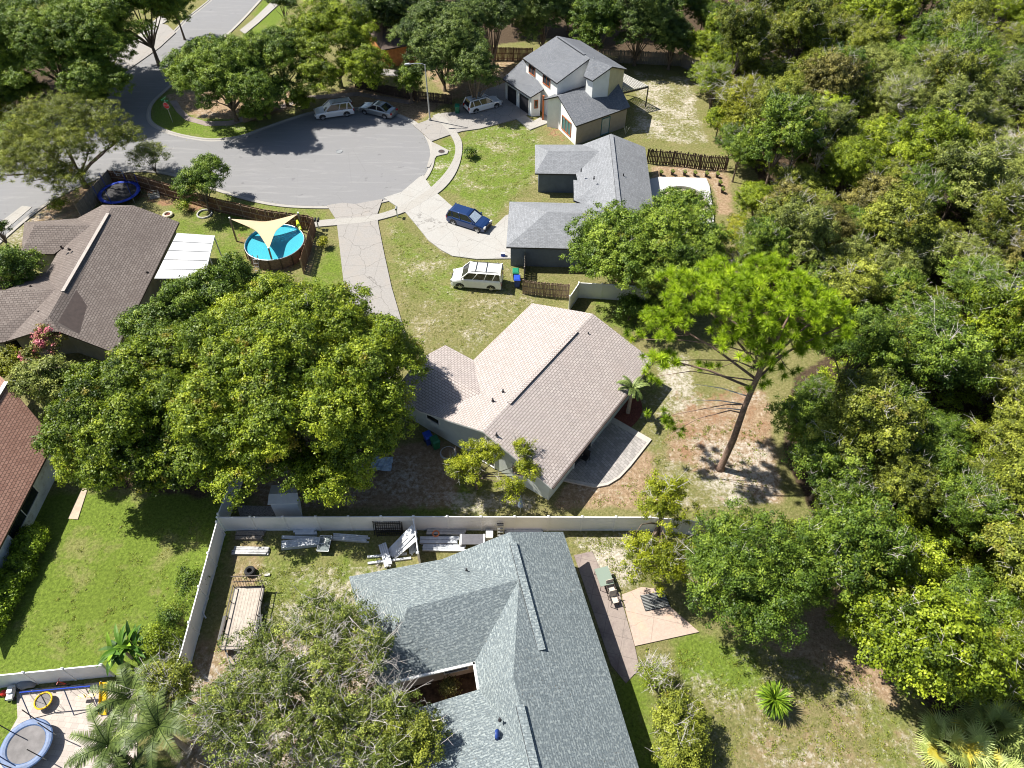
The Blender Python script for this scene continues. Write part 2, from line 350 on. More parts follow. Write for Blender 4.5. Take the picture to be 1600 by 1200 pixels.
# ------------------------------------------------------------------ mesh helpers
class MB:
    def __init__(s): s.v = []; s.f = []; s.m = []; s.mats = []; s.uv = {}
    def mi(s, m):
        if m not in s.mats: s.mats.append(m)
        return s.mats.index(m)
    def add(s, vs, fs, m):
        b = len(s.v); s.v += [Vector(v) for v in vs]; k = s.mi(m)
        for f in fs: s.f.append([b + i for i in f]); s.m.append(k)
        return s
    def box(s, c, size, m, rz=0, rx=0, ry=0):
        hx, hy, hz = [a / 2 for a in size]; c = Vector(c)
        M = Matrix.Rotation(rz, 3, 'Z') @ Matrix.Rotation(ry, 3, 'Y') @ Matrix.Rotation(rx, 3, 'X')
        vs = [c + M @ Vector((x, y, z)) for z in (-hz, hz) for x, y in ((-hx, -hy), (hx, -hy), (hx, hy), (-hx, hy))]
        return s.add(vs, [(3, 2, 1, 0), (4, 5, 6, 7), (0, 1, 5, 4), (1, 2, 6, 5), (2, 3, 7, 6), (3, 0, 4, 7)], m)
    def bar(s, a, b, wd, th, m, up=(0, 0, 1)):      # box from a to b, wd across, th thick
        a, b = Vector(a), Vector(b); d = (b - a).normalized(); upv = Vector(up)
        if abs(d.dot(upv)) > .98: upv = Vector((0, 1, 0))
        x = d.cross(upv).normalized(); y = x.cross(d).normalized()
        o = [(-wd / 2, -th / 2), (wd / 2, -th / 2), (wd / 2, th / 2), (-wd / 2, th / 2)]
        vs = [p + x * i + y * j for p in (a, b) for i, j in o]
        return s.add(vs, [(0, 1, 2, 3), (7, 6, 5, 4), (1, 0, 4, 5), (2, 1, 5, 6), (3, 2, 6, 7), (0, 3, 7, 4)], m)
    def tube(s, pts, rad, m, n=7, cap=True):
        pts = [Vector(p) for p in pts]; rad = list(rad) if hasattr(rad, '__len__') else [rad] * len(pts)
        vs, fs = [], []
        for i, p in enumerate(pts):
            d = (pts[min(i + 1, len(pts) - 1)] - pts[max(i - 1, 0)]).normalized()
            a = d.cross(Vector((0, 0, 1)) if abs(d.z) < .9 else Vector((1, 0, 0))).normalized(); b = d.cross(a)
            for k in range(n):
                t = 2 * math.pi * k / n; vs.append(p + (a * math.cos(t) + b * math.sin(t)) * rad[i])
        for i in range(len(pts) - 1):
            for k in range(n): fs.append((i * n + k, i * n + (k + 1) % n, (i + 1) * n + (k + 1) % n, (i + 1) * n + k))
        if cap: fs += [tuple(range(n))[::-1], tuple(range((len(pts) - 1) * n, len(pts) * n))]
        return s.add(vs, fs, m)
    def cyl(s, a, b, r0, m, r1=None, n=14): return s.tube([a, b], [r0, r0 if r1 is None else r1], m, n)
    def torus(s, c, Rr, r, m, n=36, k=8, flat=1.0, nrm=(0, 0, 1), sz=1.0):
        c = Vector(c); q = Vector(nrm).to_track_quat('Z', 'Y'); vs, fs = [], []
        for i in range(n):
            a = 2 * math.pi * i / n
            for j in range(k):
                b = 2 * math.pi * j / k; rr = Rr + r * math.cos(b) * sz
                vs.append(c + q @ Vector((rr * math.cos(a), rr * math.sin(a), r * math.sin(b) * flat)))
        for i in range(n):
            for j in range(k): fs.append((i * k + j, ((i + 1) % n) * k + j, ((i + 1) % n) * k + (j + 1) % k, i * k + (j + 1) % k))
        return s.add(vs, fs, m)
    def disc(s, c, r, m, n=32, nrm=(0, 0, 1), th=0):
        c = Vector(c); q = Vector(nrm).to_track_quat('Z', 'Y')
        ring = [c + q @ Vector((r * math.cos(2 * math.pi * i / n), r * math.sin(2 * math.pi * i / n), 0)) for i in range(n)]
        if not th: return s.add(ring, [tuple(range(n))], m)
        lo = [p - q @ Vector((0, 0, th)) for p in ring]
        return s.add(ring + lo, [tuple(range(n)), tuple(range(n, 2 * n))[::-1]] + [(i, i + n, (i + 1) % n + n, (i + 1) % n) for i in range(n)], m)
    def prism(s, poly, z0, z1, m):                  # upright prism on a world polygon
        n = len(poly); A = sum(poly[i][0] * poly[(i + 1) % n][1] - poly[(i + 1) % n][0] * poly[i][1] for i in range(n))
        if A < 0: poly = list(poly)[::-1]
        vs = [(p[0], p[1], z1) for p in poly] + [(p[0], p[1], z0) for p in poly]
        return s.add(vs, [tuple(range(n)), tuple(range(n, 2 * n))[::-1]] + [(i, i + n, (i + 1) % n + n, (i + 1) % n) for i in range(n)], m)
    def build(s, name, parent=None, smooth=False, local=False, uv=False):
        root = parent
        while root is not None and root.parent is not None: root = root.parent
        off = Vector((0, 0, 0)) if (root is None or local) else root.location
        me = bpy.data.meshes.new(name); me.from_pydata([v - off for v in s.v], [], s.f)
        for m in s.mats: me.materials.append(m)
        me.polygons.foreach_set('material_index', s.m)
        if smooth: me.polygons.foreach_set('use_smooth', [True] * len(me.polygons))
        if uv:
            ul = me.uv_layers.new(name='UVMap')
            for p in me.polygons:
                n = p.normal; h = Vector((0, 0, 1)).cross(n)
                h = h.normalized() if h.length > .02 else Vector((1, 0, 0)); u = n.cross(h)
                for li in p.loop_indices:
                    q = me.vertices[me.loops[li].vertex_index].co; ul.data[li].uv = (q.dot(h), q.dot(u))
        me.update(); o = bpy.data.objects.new(name, me); col.objects.link(o)
        if parent is not None: o.parent = parent
        return o

def tag(o, label=None, cat=None, group=None, kind=None):
    for k, v in (('label', label), ('category', cat), ('group', group), ('kind', kind)):
        if v: o[k] = v
    return o
def thing(name, label, cat, loc=(0, 0, 0), rz=0, group=None):
    o = bpy.data.objects.new(name, None); col.objects.link(o); o.location = loc; o.rotation_euler.z = rz; o.empty_display_size = .3
    return tag(o, label, cat, group)
def copy_tree(o, parent=None):
    c = o.copy(); col.objects.link(c); c.parent = parent
    for ch in [x for x in scene.objects if x.parent == o]: copy_tree(ch, c)
    return c
def struct(o): o['kind'] = 'structure'; return o

# ------------------------------------------------------------------ ground, road, pavements
def inpoly(X, Y, poly):
    r = np.zeros(X.shape, bool); n = len(poly); j = n - 1
    for i in range(n):
        xi, yi = poly[i][:2]; xj, yj = poly[j][:2]
        c = ((yi > Y) != (yj > Y)) & (X < (xj - xi) * (Y - yi) / (yj - yi + 1e-12) + xi); r ^= c; j = i
    return r
def GP(pts, z=0): return [G(p[0], p[1], z) for p in pts]
FOREST = [(1080, -60), (1111, 110), (1144, 215), (1176, 262), (1206, 330), (1176, 390), (1196, 440), (1356, 520), (1241, 590), (1226, 700), (1261, 790), (1326, 870), (1356, 960), (1416, 1040), (1456, 1110), (1491, 1215), (1700, 1300), (2200, 1300), (2200, -60)]
ZONES = [  # channel, value, polygon in photo px (ground)
    (0, .95, [(-60, 1060), (-60, 840), (90, 770), (350, 770), (350, 850), (280, 1050)]), (0, .95, [(-80, 1300), (-80, 1040), (40, 1060), (20, 1300)]),
    (0, .5, [(600, 330), (690, 400), (790, 410), (700, 480), (620, 440)]), (0, .6, [(690, 290), (730, 200), (830, 190), (860, 250), (800, 310), (770, 350)]),
    (0, .9, [(650, 285), (700, 215), (720, 235), (690, 300)]), (0, .75, [(240, 140), (400, 190), (400, 220), (230, 210)]),
    (0, .8, [(380, 60), (430, -40), (500, -60), (420, 60)]), (0, .6, [(260, 320), (400, 330), (390, 420), (280, 420)]), (0, .7, [(470, 430), (530, 380), (540, 450), (500, 470)]),
    (0, .5, [(340, 290), (500, 318), (520, 350), (345, 320)]), (0, .75, [(925, 470), (1010, 470), (990, 520), (940, 500)]),
    (0, .95, [(1060, 1000), (1170, 1005), (1190, 1070), (1120, 1090), (1060, 1060)]), (0, .8, [(960, 1050), (1000, 1050), (1080, 1300), (990, 1300)]),
    (0, .5, [(360, 840), (640, 860), (560, 1000), (360, 990)]), (0, .85, [(0, 130), (30, 150), (20, 230), (-60, 260), (-60, 130)]), (0, .7, [(700, 740), (740, 770), (740, 800), (600, 806), (640, 780)]),
    (0, .6, [(1340, 1060), (1420, 1100), (1450, 1300), (1380, 1300)]),
    (1, .62, [(990, 110), (1080, 120), (1110, 230), (985, 215)]), (1, .38, [(600, 340), (880, 440), (800, 520), (740, 560), (640, 560)]), (1, .40, [(690, 290), (730, 200), (850, 180), (850, 280), (770, 350)]),
    (1, .5, [(650, 285), (700, 215), (720, 235), (690, 300)]), (1, .66, [(890, 835), (1000, 835), (1010, 920), (930, 930)]), (1, .42, [(990, 1010), (1100, 1000), (1350, 1020), (1450, 1140), (1480, 1300), (1060, 1300)]),
    (1, .50, [(360, 880), (640, 870), (640, 1010), (420, 1010)]), (1, .78, [(1080, 690), (1215, 690), (1225, 790), (1110, 790)]), (1, .72, [(1020, 560), (1080, 540), (1090, 640), (1040, 650)]),
    (1, .42, [(950, 600), (1200, 600), (1220, 800), (860, 800)]), (1, .50, [(390, 700), (700, 700), (720, 800), (390, 800)]), (1, .8, [(700, 765), (840, 770), (850, 800), (700, 803)]),
    (1, .60, [(0, 320), (60, 315), (110, 340), (40, 400), (0, 420)]), (1, .52, [(745, 480), (800, 470), (760, 550), (700, 555)]), (1, .45, [(1015, 255), (1130, 268), (1140, 320), (1015, 290)]),
    (1, .5, [(300, 185), (400, 215), (380, 190), (300, 160)]), (1, .45, [(740, 90), (830, 95), (790, 150), (720, 150)]),
    (2, .7, [(1015, 255), (1140, 262), (1150, 340), (1120, 340), (1110, 285), (1015, 285)]), (2, .75, [(850, 800), (1010, 800), (1050, 640), (1200, 600), (1230, 800), (1000, 700), (960, 640)]),
    (2, .75, [(390, 700), (720, 690), (720, 800), (390, 800)]), (2, .6, [(60, 300), (170, 280), (130, 350), (20, 400)]), (2, .55, [(360, 835), (420, 840), (420, 900), (340, 1000)]),
    (2, .7, [(1320, 900), (1420, 1090), (1380, 1100), (1180, 1010)]), (2, .42, [(1180, 1060), (1440, 1110), (1450, 1300), (1100, 1300)]), (2, .7, [(250, 150), (300, 185), (400, 190), (560, 130), (700, 160), (640, 200), (400, 120)]),
    (2, .6, [(640, 90), (820, 90), (790, 140), (700, 160)]), (2, .8, [(640, 1040), (745, 1030), (755, 1085), (640, 1125)]), (2, .6, [(470, 380), (500, 370), (490, 440), (470, 430)]),
    (4, .6, [(1050, 610), (1200, 590), (1215, 700), (1130, 690), (1090, 760), (1030, 700)]), (4, .8, [(215, 285), (345, 320), (300, 335), (205, 310)]), (4, .7, [(350, 370), (480, 350), (470, 430), (400, 430)]),
    (4, .75, [(845, 195), (880, 195), (890, 225), (860, 220)]), (4, .4, [(1110, 760), (1230, 780), (1220, 800), (1100, 800)]),
    (3, 1, FOREST), (3, .8, [(-60, 380), (60, 400), (40, 430), (40, 520), (-60, 560)]), (3, .75, [(600, -60), (1100, -60), (1090, 90), (980, 95), (860, 60), (620, 90)]),
    (3, .7, [(-80, -60), (150, -60), (130, 140), (-80, 200)]), (3, .8, [(60, 660), (330, 700), (330, 780), (130, 760)]), (2, .6, [(300, 980), (640, 1000), (640, 1300), (250, 1300)]), (1, .62, [(300, 1000), (640, 1000), (640, 1300), (250, 1300)]),
]
def build_ground():
    xs = np.arange(-100, 100.01, .45); ys = np.arange(2, 146.01, .45)
    nx, ny = len(xs), len(ys); X, Y = np.meshgrid(xs, ys)
    ch = np.zeros((6, ny, nx))
    for c, val, poly in ZONES:
        W = GP(poly); m = inpoly(X, Y, [(p.x, p.y) for p in W]); ch[c][m] = np.maximum(ch[c][m], val)
    ch[0][(ch[0] == 0)] = .3
    for c in range(6):                              # soften the zone edges
        a = ch[c]
        for _ in range(3):
            p = np.pad(a, 1, 'edge'); a = (p[:-2, 1:-1] + p[2:, 1:-1] + p[1:-1, :-2] + p[1:-1, 2:] + p[1:-1, 1:-1] * 2) / 6
        ch[c] = a
    Z = .0 * X
    co = np.stack([X, Y, Z], -1).reshape(-1, 3)
    idx = np.arange(nx * ny).reshape(ny, nx)
    q = np.stack([idx[:-1, :-1], idx[:-1, 1:], idx[1:, 1:], idx[1:, :-1]], -1).reshape(-1, 4)
    # border out to the horizon
    x0, x1, y0, y1, F = xs[0], xs[-1], ys[0], ys[-1], 1200
    ext = np.array([(-F, -F, 0), (F, -F, 0), (F, F, 0), (-F, F, 0)], float); b = len(co)
    c00, c10, c11, c01 = idx[0, 0], idx[0, -1], idx[-1, -1], idx[-1, 0]
    me = bpy.data.meshes.new('ground')
    big = [[b, b + 1, *idx[0, ::-1][:]], [b + 1, b + 2, *idx[::-1, -1]], [b + 2, b + 3, *idx[-1, :]], [b + 3, b, *idx[:, 0]]]
    co = np.concatenate([co, ext])
    me.from_pydata(co.tolist(), [], q.tolist() + [[int(i) for i in f] for f in big])
    for nm, cs in (('zone', (0, 1, 2)), ('zone_b', (3, 4, 5))):
        at = me.color_attributes.new(nm, 'FLOAT_COLOR', 'POINT'); d = np.zeros((len(co), 4)); d[:, 3] = 1
        for k, c in enumerate(cs): d[:-4, k] = ch[c].reshape(-1); d[-4:, k] = (.3, 0, 0)[k] if nm == 'zone' else 0
        at.data.foreach_set('color', d.astype(np.float32).ravel())
    me.materials.append(M_ground); o = bpy.data.objects.new('ground', me); col.objects.link(o); struct(o)
build_ground()

def sheet(name, pts, m, z=.004, z0=None):
    mb = MB(); P = GP(pts)
    if z0 is None:
        n = len(P); mb.add([(p.x, p.y, z) for p in P], [tuple(range(n))[::-1]], m)
        o = mb.build(name)
        if o.data.polygons[0].normal.z < 0: o.data.flip_normals()
    else:
        mb.prism([(p.x, p.y) for p in P], z0, z, m); o = mb.build(name)
    return struct(o)
def smooth_path(pts, n=6):
    out = []
    P = [pts[0]] + list(pts) + [pts[-1]]
    for i in range(1, len(P) - 2):
        for k in range(n):
            t = k / n; a, b, c, d = [np.array(P[i + j], float) for j in (-1, 0, 1, 2)]
            out.append(tuple(.5 * ((2 * b) + (-a + c) * t + (2 * a - 5 * b + 4 * c - d) * t * t + (-a + 3 * b - 3 * c + d) * t ** 3)))
    out.append(tuple(pts[-1])); return out
K_north = smooth_path([(440, -40), (400, 5), (362, 45), (300, 100), (262, 135), (237, 158), (229, 175), (232, 192), (252, 205), (285, 215), (330, 221), (375, 216), (410, 204), (450, 190), (490, 178), (540, 172), (590, 174), (625, 184), (648, 196), (664, 214), (672, 238), (669, 262), (655, 284), (628, 303), (597, 313), (555, 320), (511, 322), (450, 320), (400, 312), (345, 296), (300, 280), (255, 268), (205, 266), (150, 278), (90, 306), (40, 340), (-40, 410)])
K_west = smooth_path([(372, -40), (332, 0), (295, 30), (270, 55), (205, 107), (160, 140), (100, 186), (20, 243), (-60, 300)])
sheet('road', K_north + K_west[::-1], M_asphalt, .010)
def kerb(name, path, wd, m, side=1, z=.10, gap=None):
    P = [G(*p) for p in path]; L, Rr = [], []
    for i, p in enumerate(P):
        d = (P[min(i + 1, len(P) - 1)] - P[max(i - 1, 0)]).normalized(); n = Vector((-d.y, d.x, 0)) * side
        L.append(p); Rr.append(p + n * wd)
    mb = MB(); vs = []
    for a, b in zip(L, Rr):
        d = (b - a).normalized()
        vs += [(a.x, a.y, .0), (a.x + d.x * wd * .45, a.y + d.y * wd * .45, .022), (a.x + d.x * wd * .6, a.y + d.y * wd * .6, z), (b.x, b.y, z), (b.x, b.y, 0)]
    fs = []
    for i in range(len(P) - 1):
        for k in range(4): fs.append((i * 5 + k, i * 5 + k + 1, i * 5 + k + 6, i * 5 + k + 5))
    mb.add(vs, fs, m); return struct(mb.build(name))
kerb('kerb', K_north, .55, M_kerb, 1, .10); kerb('kerb', K_west, .55, M_kerb, -1, .10)
# driveways (raised just above kerb level), pavements
sheet('driveway', [(511, 322), (535, 318), (555, 320), (598, 312), (590, 335), (591, 350), (601, 400), (612, 450), (640, 545), (610, 600), (570, 560), (545, 470), (537, 441), (526, 345)], M_drive, .112, 0)
sheet('driveway', [(600, 310), (628, 301), (655, 278), (661, 275), (676, 297), (706, 323), (740, 345), (772, 355), (790, 338), (812, 330), (812, 405), (797, 405), (745, 406), (707, 401), (690, 392), (670, 377), (650, 352), (634, 333)], M_drive2, .114, 0)
sheet('driveway', [(646, 197), (665, 190), (690, 178), (710, 176), (735, 150), (790, 130), (850, 170), (807, 187), (750, 202), (722, 206), (702, 212), (674, 222), (664, 212)], M_drive, .116, 0)
sheet('driveway', [(205, 107), (165, 122), (190, 85), (240, 35), (262, 40), (275, 52), (250, 75)], M_drive, .112, 0)
W1 = [(526, 353), (560, 350), (591, 345), (634, 332), (668, 313), (692, 297), (710, 275), (720, 250), (722, 225), (714, 208), (700, 190), (686, 178)]
W1o = [(525, 343), (560, 341), (590, 336), (625, 324), (657, 306), (681, 287), (700, 265), (710, 245), (711, 228), (704, 212), (690, 195), (676, 182)]
sheet('sidewalk', smooth_path(W1, 4) + smooth_path(W1o, 4)[::-1], M_walk, .120, 0)
sheet('sidewalk', [(490, 356), (526, 353), (525, 343), (492, 346)], M_walk, .119, 0)
sheet('sidewalk', [(262, 34), (240, 45), (205, 78), (176, 98), (150, 118), (120, 150), (108, 150), (140, 112), (172, 88), (200, 70), (235, 38), (255, 22)], M_walk, .118, 0)
sheet('sidewalk', [(383, 54), (405, 36), (440, 4), (470, -30), (458, -34), (430, -2), (395, 32), (375, 48)], M_walk, .118, 0)
sheet('footpath', [(807, 187), (828, 204), (864, 190), (856, 178), (834, 190), (820, 181)], M_walk, .122, 0)
sheet('footpath', smooth_path([(268, 158), (278, 172), (290, 184), (320, 192), (360, 192), (420, 172), (480, 150), (560, 145), (640, 158), (690, 182)], 4) + smooth_path([(268, 158), (278, 172), (290, 184), (320, 192), (360, 192), (420, 172), (480, 150), (560, 145), (640, 158), (690, 182)], 4)[::-1] if False else
      [(265, 158), (276, 175), (290, 188), (322, 197), (362, 196), (420, 177), (480, 156), (560, 150), (640, 163), (640, 157), (560, 144), (480, 150), (418, 170), (358, 189), (322, 190), (296, 182), (284, 170), (276, 157)], M_path, .022, 0)
sheet('footpath', [(0, 348), (35, 322), (50, 324), (20, 350), (0, 365)], M_walk, .05, 0)
sheet('footpath', [(130, 760), (137, 765), (122, 812), (107, 811)], plain('tan_concrete', (.42, .34, .26), .9), .06, 0)
sheet('apron', [(675, 223), (682, 226), (694, 232), (701, 236), (699, 241), (690, 243), (682, 245), (671, 262), (667, 262), (674, 238)], M_kerb, .108, 0)
sheet('driveway', [(555, 112), (600, 118), (650, 122), (648, 112), (600, 108)], M_drive, .03, 0)
# patios
def patio_main():
    pts = [(905, 700), (957, 653), (1018, 688), (985, 730), (968, 748), (950, 759), (930, 763), (878, 752), (862, 745)]
    t = thing('paver_patio', 'grey paver patio with pale rounded border behind the beige roofed house', 'patio', G(930, 710))
    mb = MB(); mb.prism([(p.x, p.y) for p in GP(pts)], 0, .14, M_border); mb.build('border', t)
    cx = sum(p[0] for p in pts) / len(pts); cyy = sum(p[1] for p in pts) / len(pts)
    mb = MB(); q = [(cx + (p[0] - cx) * .90, cyy + (p[1] - cyy) * .88) for p in pts]
    mb.prism([(p.x, p.y) for p in GP(q)], .10, .146, M_paver); mb.build('paving', t)
patio_main()
tag(sheet('mulch_bed', smooth_path([(952, 655), (968, 640), (985, 618), (1000, 625), (1003, 645), (990, 664), (975, 672), (955, 660)], 3), M_mulch, .05, 0), kind='structure')
sheet('patio_slab', [(971, 930), (1002, 918), (1030, 921), (1048, 950), (1092, 988), (992, 1010)], M_slab, .08, 0)
sheet('house_path', [(897, 868), (925, 862), (945, 905), (968, 928), (992, 1012), (999, 1045), (978, 1068), (955, 1040)], M_path, .06, 0)
sheet('play_patio', [(28, 1122), (26, 1080), (160, 1066), (215, 1075), (215, 1300), (-40, 1300), (-5, 1180)], M_paver2, .05, 0)
sheet('entry_court', [(640, 1045), (745, 1030), (755, 1085), (640, 1125)], plain('court_soil', (.10, .06, .035), .95, .5, 3), .03, 0)
sheet('gravel_strip', [(370, 790), (465, 792), (466, 806), (375, 806)], plain('pale_gravel', (.34, .31, .29), .95, .5, 14, bmp=.03), .03, 0)

# manholes and drain
for (x, y, l, zz) in ((690, 238, 'dark round manhole lid on the concrete inlet beside the kerb', .112), (530, 237, 'faint square drain cover in the middle of the turning circle', .012)):
    p = G(x, y); mb = MB(); mb.disc((p.x, p.y, zz + .012), .38, M_dkbrown if zz > .1 else M_grey, 20, th=.01); mb.torus((p.x, p.y, zz + .012), .38, .03, M_grey, 20, 6)
    tag(mb.build('manhole_cover'), l, 'manhole')

# ------------------------------------------------------------------ houses
def inset(poly, d):
    n = len(poly); A = sum(poly[i][0] * poly[(i + 1) % n][1] - poly[(i + 1) % n][0] * poly[i][1] for i in range(n))
    sgn = 1 if A > 0 else -1; out = []
    for i in range(n):
        a, b, c = [Vector(poly[j % n][:2]) for j in (i - 1, i, i + 1)]
        d1, d2 = (b - a).normalized(), (c - b).normalized()
        n1, n2 = Vector((-d1.y, d1.x)) * sgn, Vector((-d2.y, d2.x)) * sgn
        m = n1 + n2
        if m.length < .05: out.append(b + n1 * d); continue
        m.normalize(); out.append(b + m * (d / max(.35, m.dot(n1))))
    return out
def roof_part(parent, pts, faces, m, name='roof', th=.16, fascia=M_fascia):
    P = [Vector(p) for p in pts]
    mb = MB(); fs = []
    for f in faces:
        q = [P[i] for i in f]; n = sum(((q[i] - q[0]).cross(q[i + 1] - q[0]) for i in range(1, len(q) - 1)), Vector())
        fs.append(tuple(f) if n.z > 0 else tuple(f[::-1]))
    mb.add(P, fs, m)
    dn = Vector((0, 0, -th)); mb.add([p + dn for p in P], [f[::-1] for f in fs], fascia)
    edges = {}
    for f in fs:
        for i in range(len(f)): edges[(f[i], f[(i + 1) % len(f)])] = 1
    for (a, b) in edges:
        if (b, a) not in edges: mb.add([P[a], P[b], P[b] + dn, P[a] + dn], [(0, 3, 2, 1)], fascia)
    return mb.build(name, parent, uv=True)
def walls_part(parent, loop, m, d=.4, name='wall', drop=.10, zb=0):
    Q = inset([(p[0], p[1]) for p in loop], d); n = len(loop)
    A = sum(loop[i][0] * loop[(i + 1) % n][1] - loop[(i + 1) % n][0] * loop[i][1] for i in range(n))
    mb = MB(); vs = [(q.x, q.y, p[2] - drop) for q, p in zip(Q, loop)] + [(q.x, q.y, zb) for q in Q]
    fs = [(i, i + n, (i + 1) % n + n, (i + 1) % n) if A > 0 else (i, (i + 1) % n, (i + 1) % n + n, i + n) for i in range(n)]
    mb.add(vs, fs, m); mb.build(name, parent); return Q
def opening(parent, a, b, s0, s1, z0, z1, name='window', frame=M_fascia, pane=M_pane, fw=.07, sub='pane', out=1, bars=0):
    a, b = Vector((a[0], a[1], 0)), Vector((b[0], b[1], 0)); d = (b - a).normalized(); n = Vector((d.y, -d.x, 0)) * out
    L = (b - a).length; p0, p1 = a + d * s0 * L, a + d * s1 * L; w_ = (p1 - p0).length
    mb = MB(); z = Vector((0, 0, 1)); o = n * .03
    for q0, q1 in ((p0 + z * z0, p0 + z * z1), (p1 + z * z0, p1 + z * z1)): mb.bar(q0 + o, q1 + o, fw, .08, frame, n)
    for zz in (z0, z1): mb.bar(p0 + z * zz + o - d * fw / 2, p1 + z * zz + o + d * fw / 2, fw * 1.2, .10, frame, n)
    for k in range(bars): c = p0.lerp(p1, (k + 1) / (bars + 1)); mb.bar(c + z * z0 + o, c + z * z1 + o, fw * .7, .05, frame, n)
    f = mb.build(name, parent)
    mb = MB(); q = n * .018; mb.add([p0 + z * z0 + q, p1 + z * z0 + q, p1 + z * z1 + q, p0 + z * z1 + q], [(0, 1, 2, 3) if out > 0 else (3, 2, 1, 0)], pane); mb.build(sub, f)
    return f
def ridge_cap(parent, a, b, m, wd=.34, h=.07, name='ridge_vent'):
    mb = MB(); a, b = Vector(a), Vector(b); up = Vector((0, 0, h / 2 + .005)); mb.bar(a + up, b + up, wd, h, m)
    d = (b - a).normalized(); s = d.cross(Vector((0, 0, 1))).normalized() * (wd / 2 + .012)
    mb.bar(a + s + up * .7, b + s + up * .7, .03, h * .8, M_dark); return mb.build(name, parent, uv=True)  # dark bar along one edge stands in for the cap's shadow side
def vent_pipe(parent, x, y, z, h=.28, r=.06, m=M_dark, name='vent_pipe'):
    p = G(x, y, z); mb = MB(); mb.cyl(p - V(0, 0, .1), p + V(0, 0, h), r, m, n=10); mb.cyl(p - V(0, 0, .02), p + V(0, 0, .03), r * 2, m, r * 1.2, 10); mb.build(name, parent)

def W3(p): return (p.x, p.y, p.z)
# --- main house, beige roof
def house_main():
    R0, R1 = G(754, 674, 4.6), G(926, 490, 4.6)
    t = thing('beige_roofed_house', 'single storey house with pale beige shingled roof and pale green walls beside the paver patio', 'house', (R0.x, R0.y, 0))
    u = (R1 - R0); Lr = u.length; u.normalize(); v = Vector((-u.y, u.x, 0)); e = -2.0
    def Q(a, b, z): return R0 + u * a + v * b + Vector((0, 0, z - 4.6))
    ER, EL = -6.0, 6.05
    wl, wr, wf = -.05, 6.65, 9.0; wm = (wl + wr) / 2; sl = 2.0 / 6.0; wz = 2.6 + (wr - wm) * sl; vj = EL - (wz - 2.6) / sl
    pts = [Q(0, 0, 4.6), Q(Lr, 0, 4.6), Q(0, ER, 2.6), Q(Lr, ER, 2.6), Q(Lr, EL, 2.6), Q(wr, EL, 2.6), Q(wm, vj, wz), Q(wl, EL, 2.6), Q(wm, wf, wz), Q(wr, wf, 2.6), Q(wl, wf, 2.6), Q(0, EL, 2.6)]
    roof_part(t, pts, [(0, 1, 3, 2), (0, 7, 6, 5, 4, 1), (5, 6, 8, 9), (7, 10, 8, 6)], M_roofM)
    ridge_cap(t, Q(3.2, 0, 4.6), Q(12.6, 0, 4.6), M_roofM)
    Wl = walls_part(t, [W3(p) for p in (Q(0, ER, 2.6), Q(Lr, ER, 2.6), Q(Lr, 0, 4.55), Q(Lr, EL, 2.6), Q(wr, EL, 2.6), Q(wr, wf, 2.6), Q(wm, wf, wz - .05), Q(wl, wf, 2.6), Q(wl, EL, 2.6), Q(0, 0, 4.55))], M_wallM, .45)
    # openings: near gable, patio side, garage
    g0, g1 = Wl[8], Wl[9]; s0 = Wl[0]
    opening(t, g0, g1, .03, .24, 1.5, 2.2); opening(t, g0, s0, .38, .58, .15, 2.1, 'sliding_door', bars=1); opening(t, g0, s0, .72, .80, 1.0, 2.1)
    for a, b, z0 in ((.06, .16, 1.0), (.24, .42, .1), (.55, .62, 1.0), (.74, .86, 1.0)): opening(t, Wl[0], Wl[1], a, b, z0, 2.1, 'window' if z0 > .5 else 'sliding_door', bars=1)
    opening(t, Wl[5], Wl[7], .12, .88, .05, 2.15, 'garage_door', M_fascia, M_whitem, sub='panel')
    opening(t, Wl[3], Wl[4], .2, .4, 1.0, 2.1); opening(t, Wl[3], Wl[4], .6, .72, .05, 2.1, 'front_door', pane=M_dkbrown, sub='leaf')
    mb = MB(); mb.bar(Q(.05, ER - .07, 2.52), Q(Lr, ER - .07, 2.52), .12, .12, M_dkbrown); mb.build('gutter', t)
    for x, y, z in ((786, 612, 4.25), (770, 626, 4.3), (919, 523, 4.2), (776, 680, 4.4)): vent_pipe(t, x, y, z)
house_main()

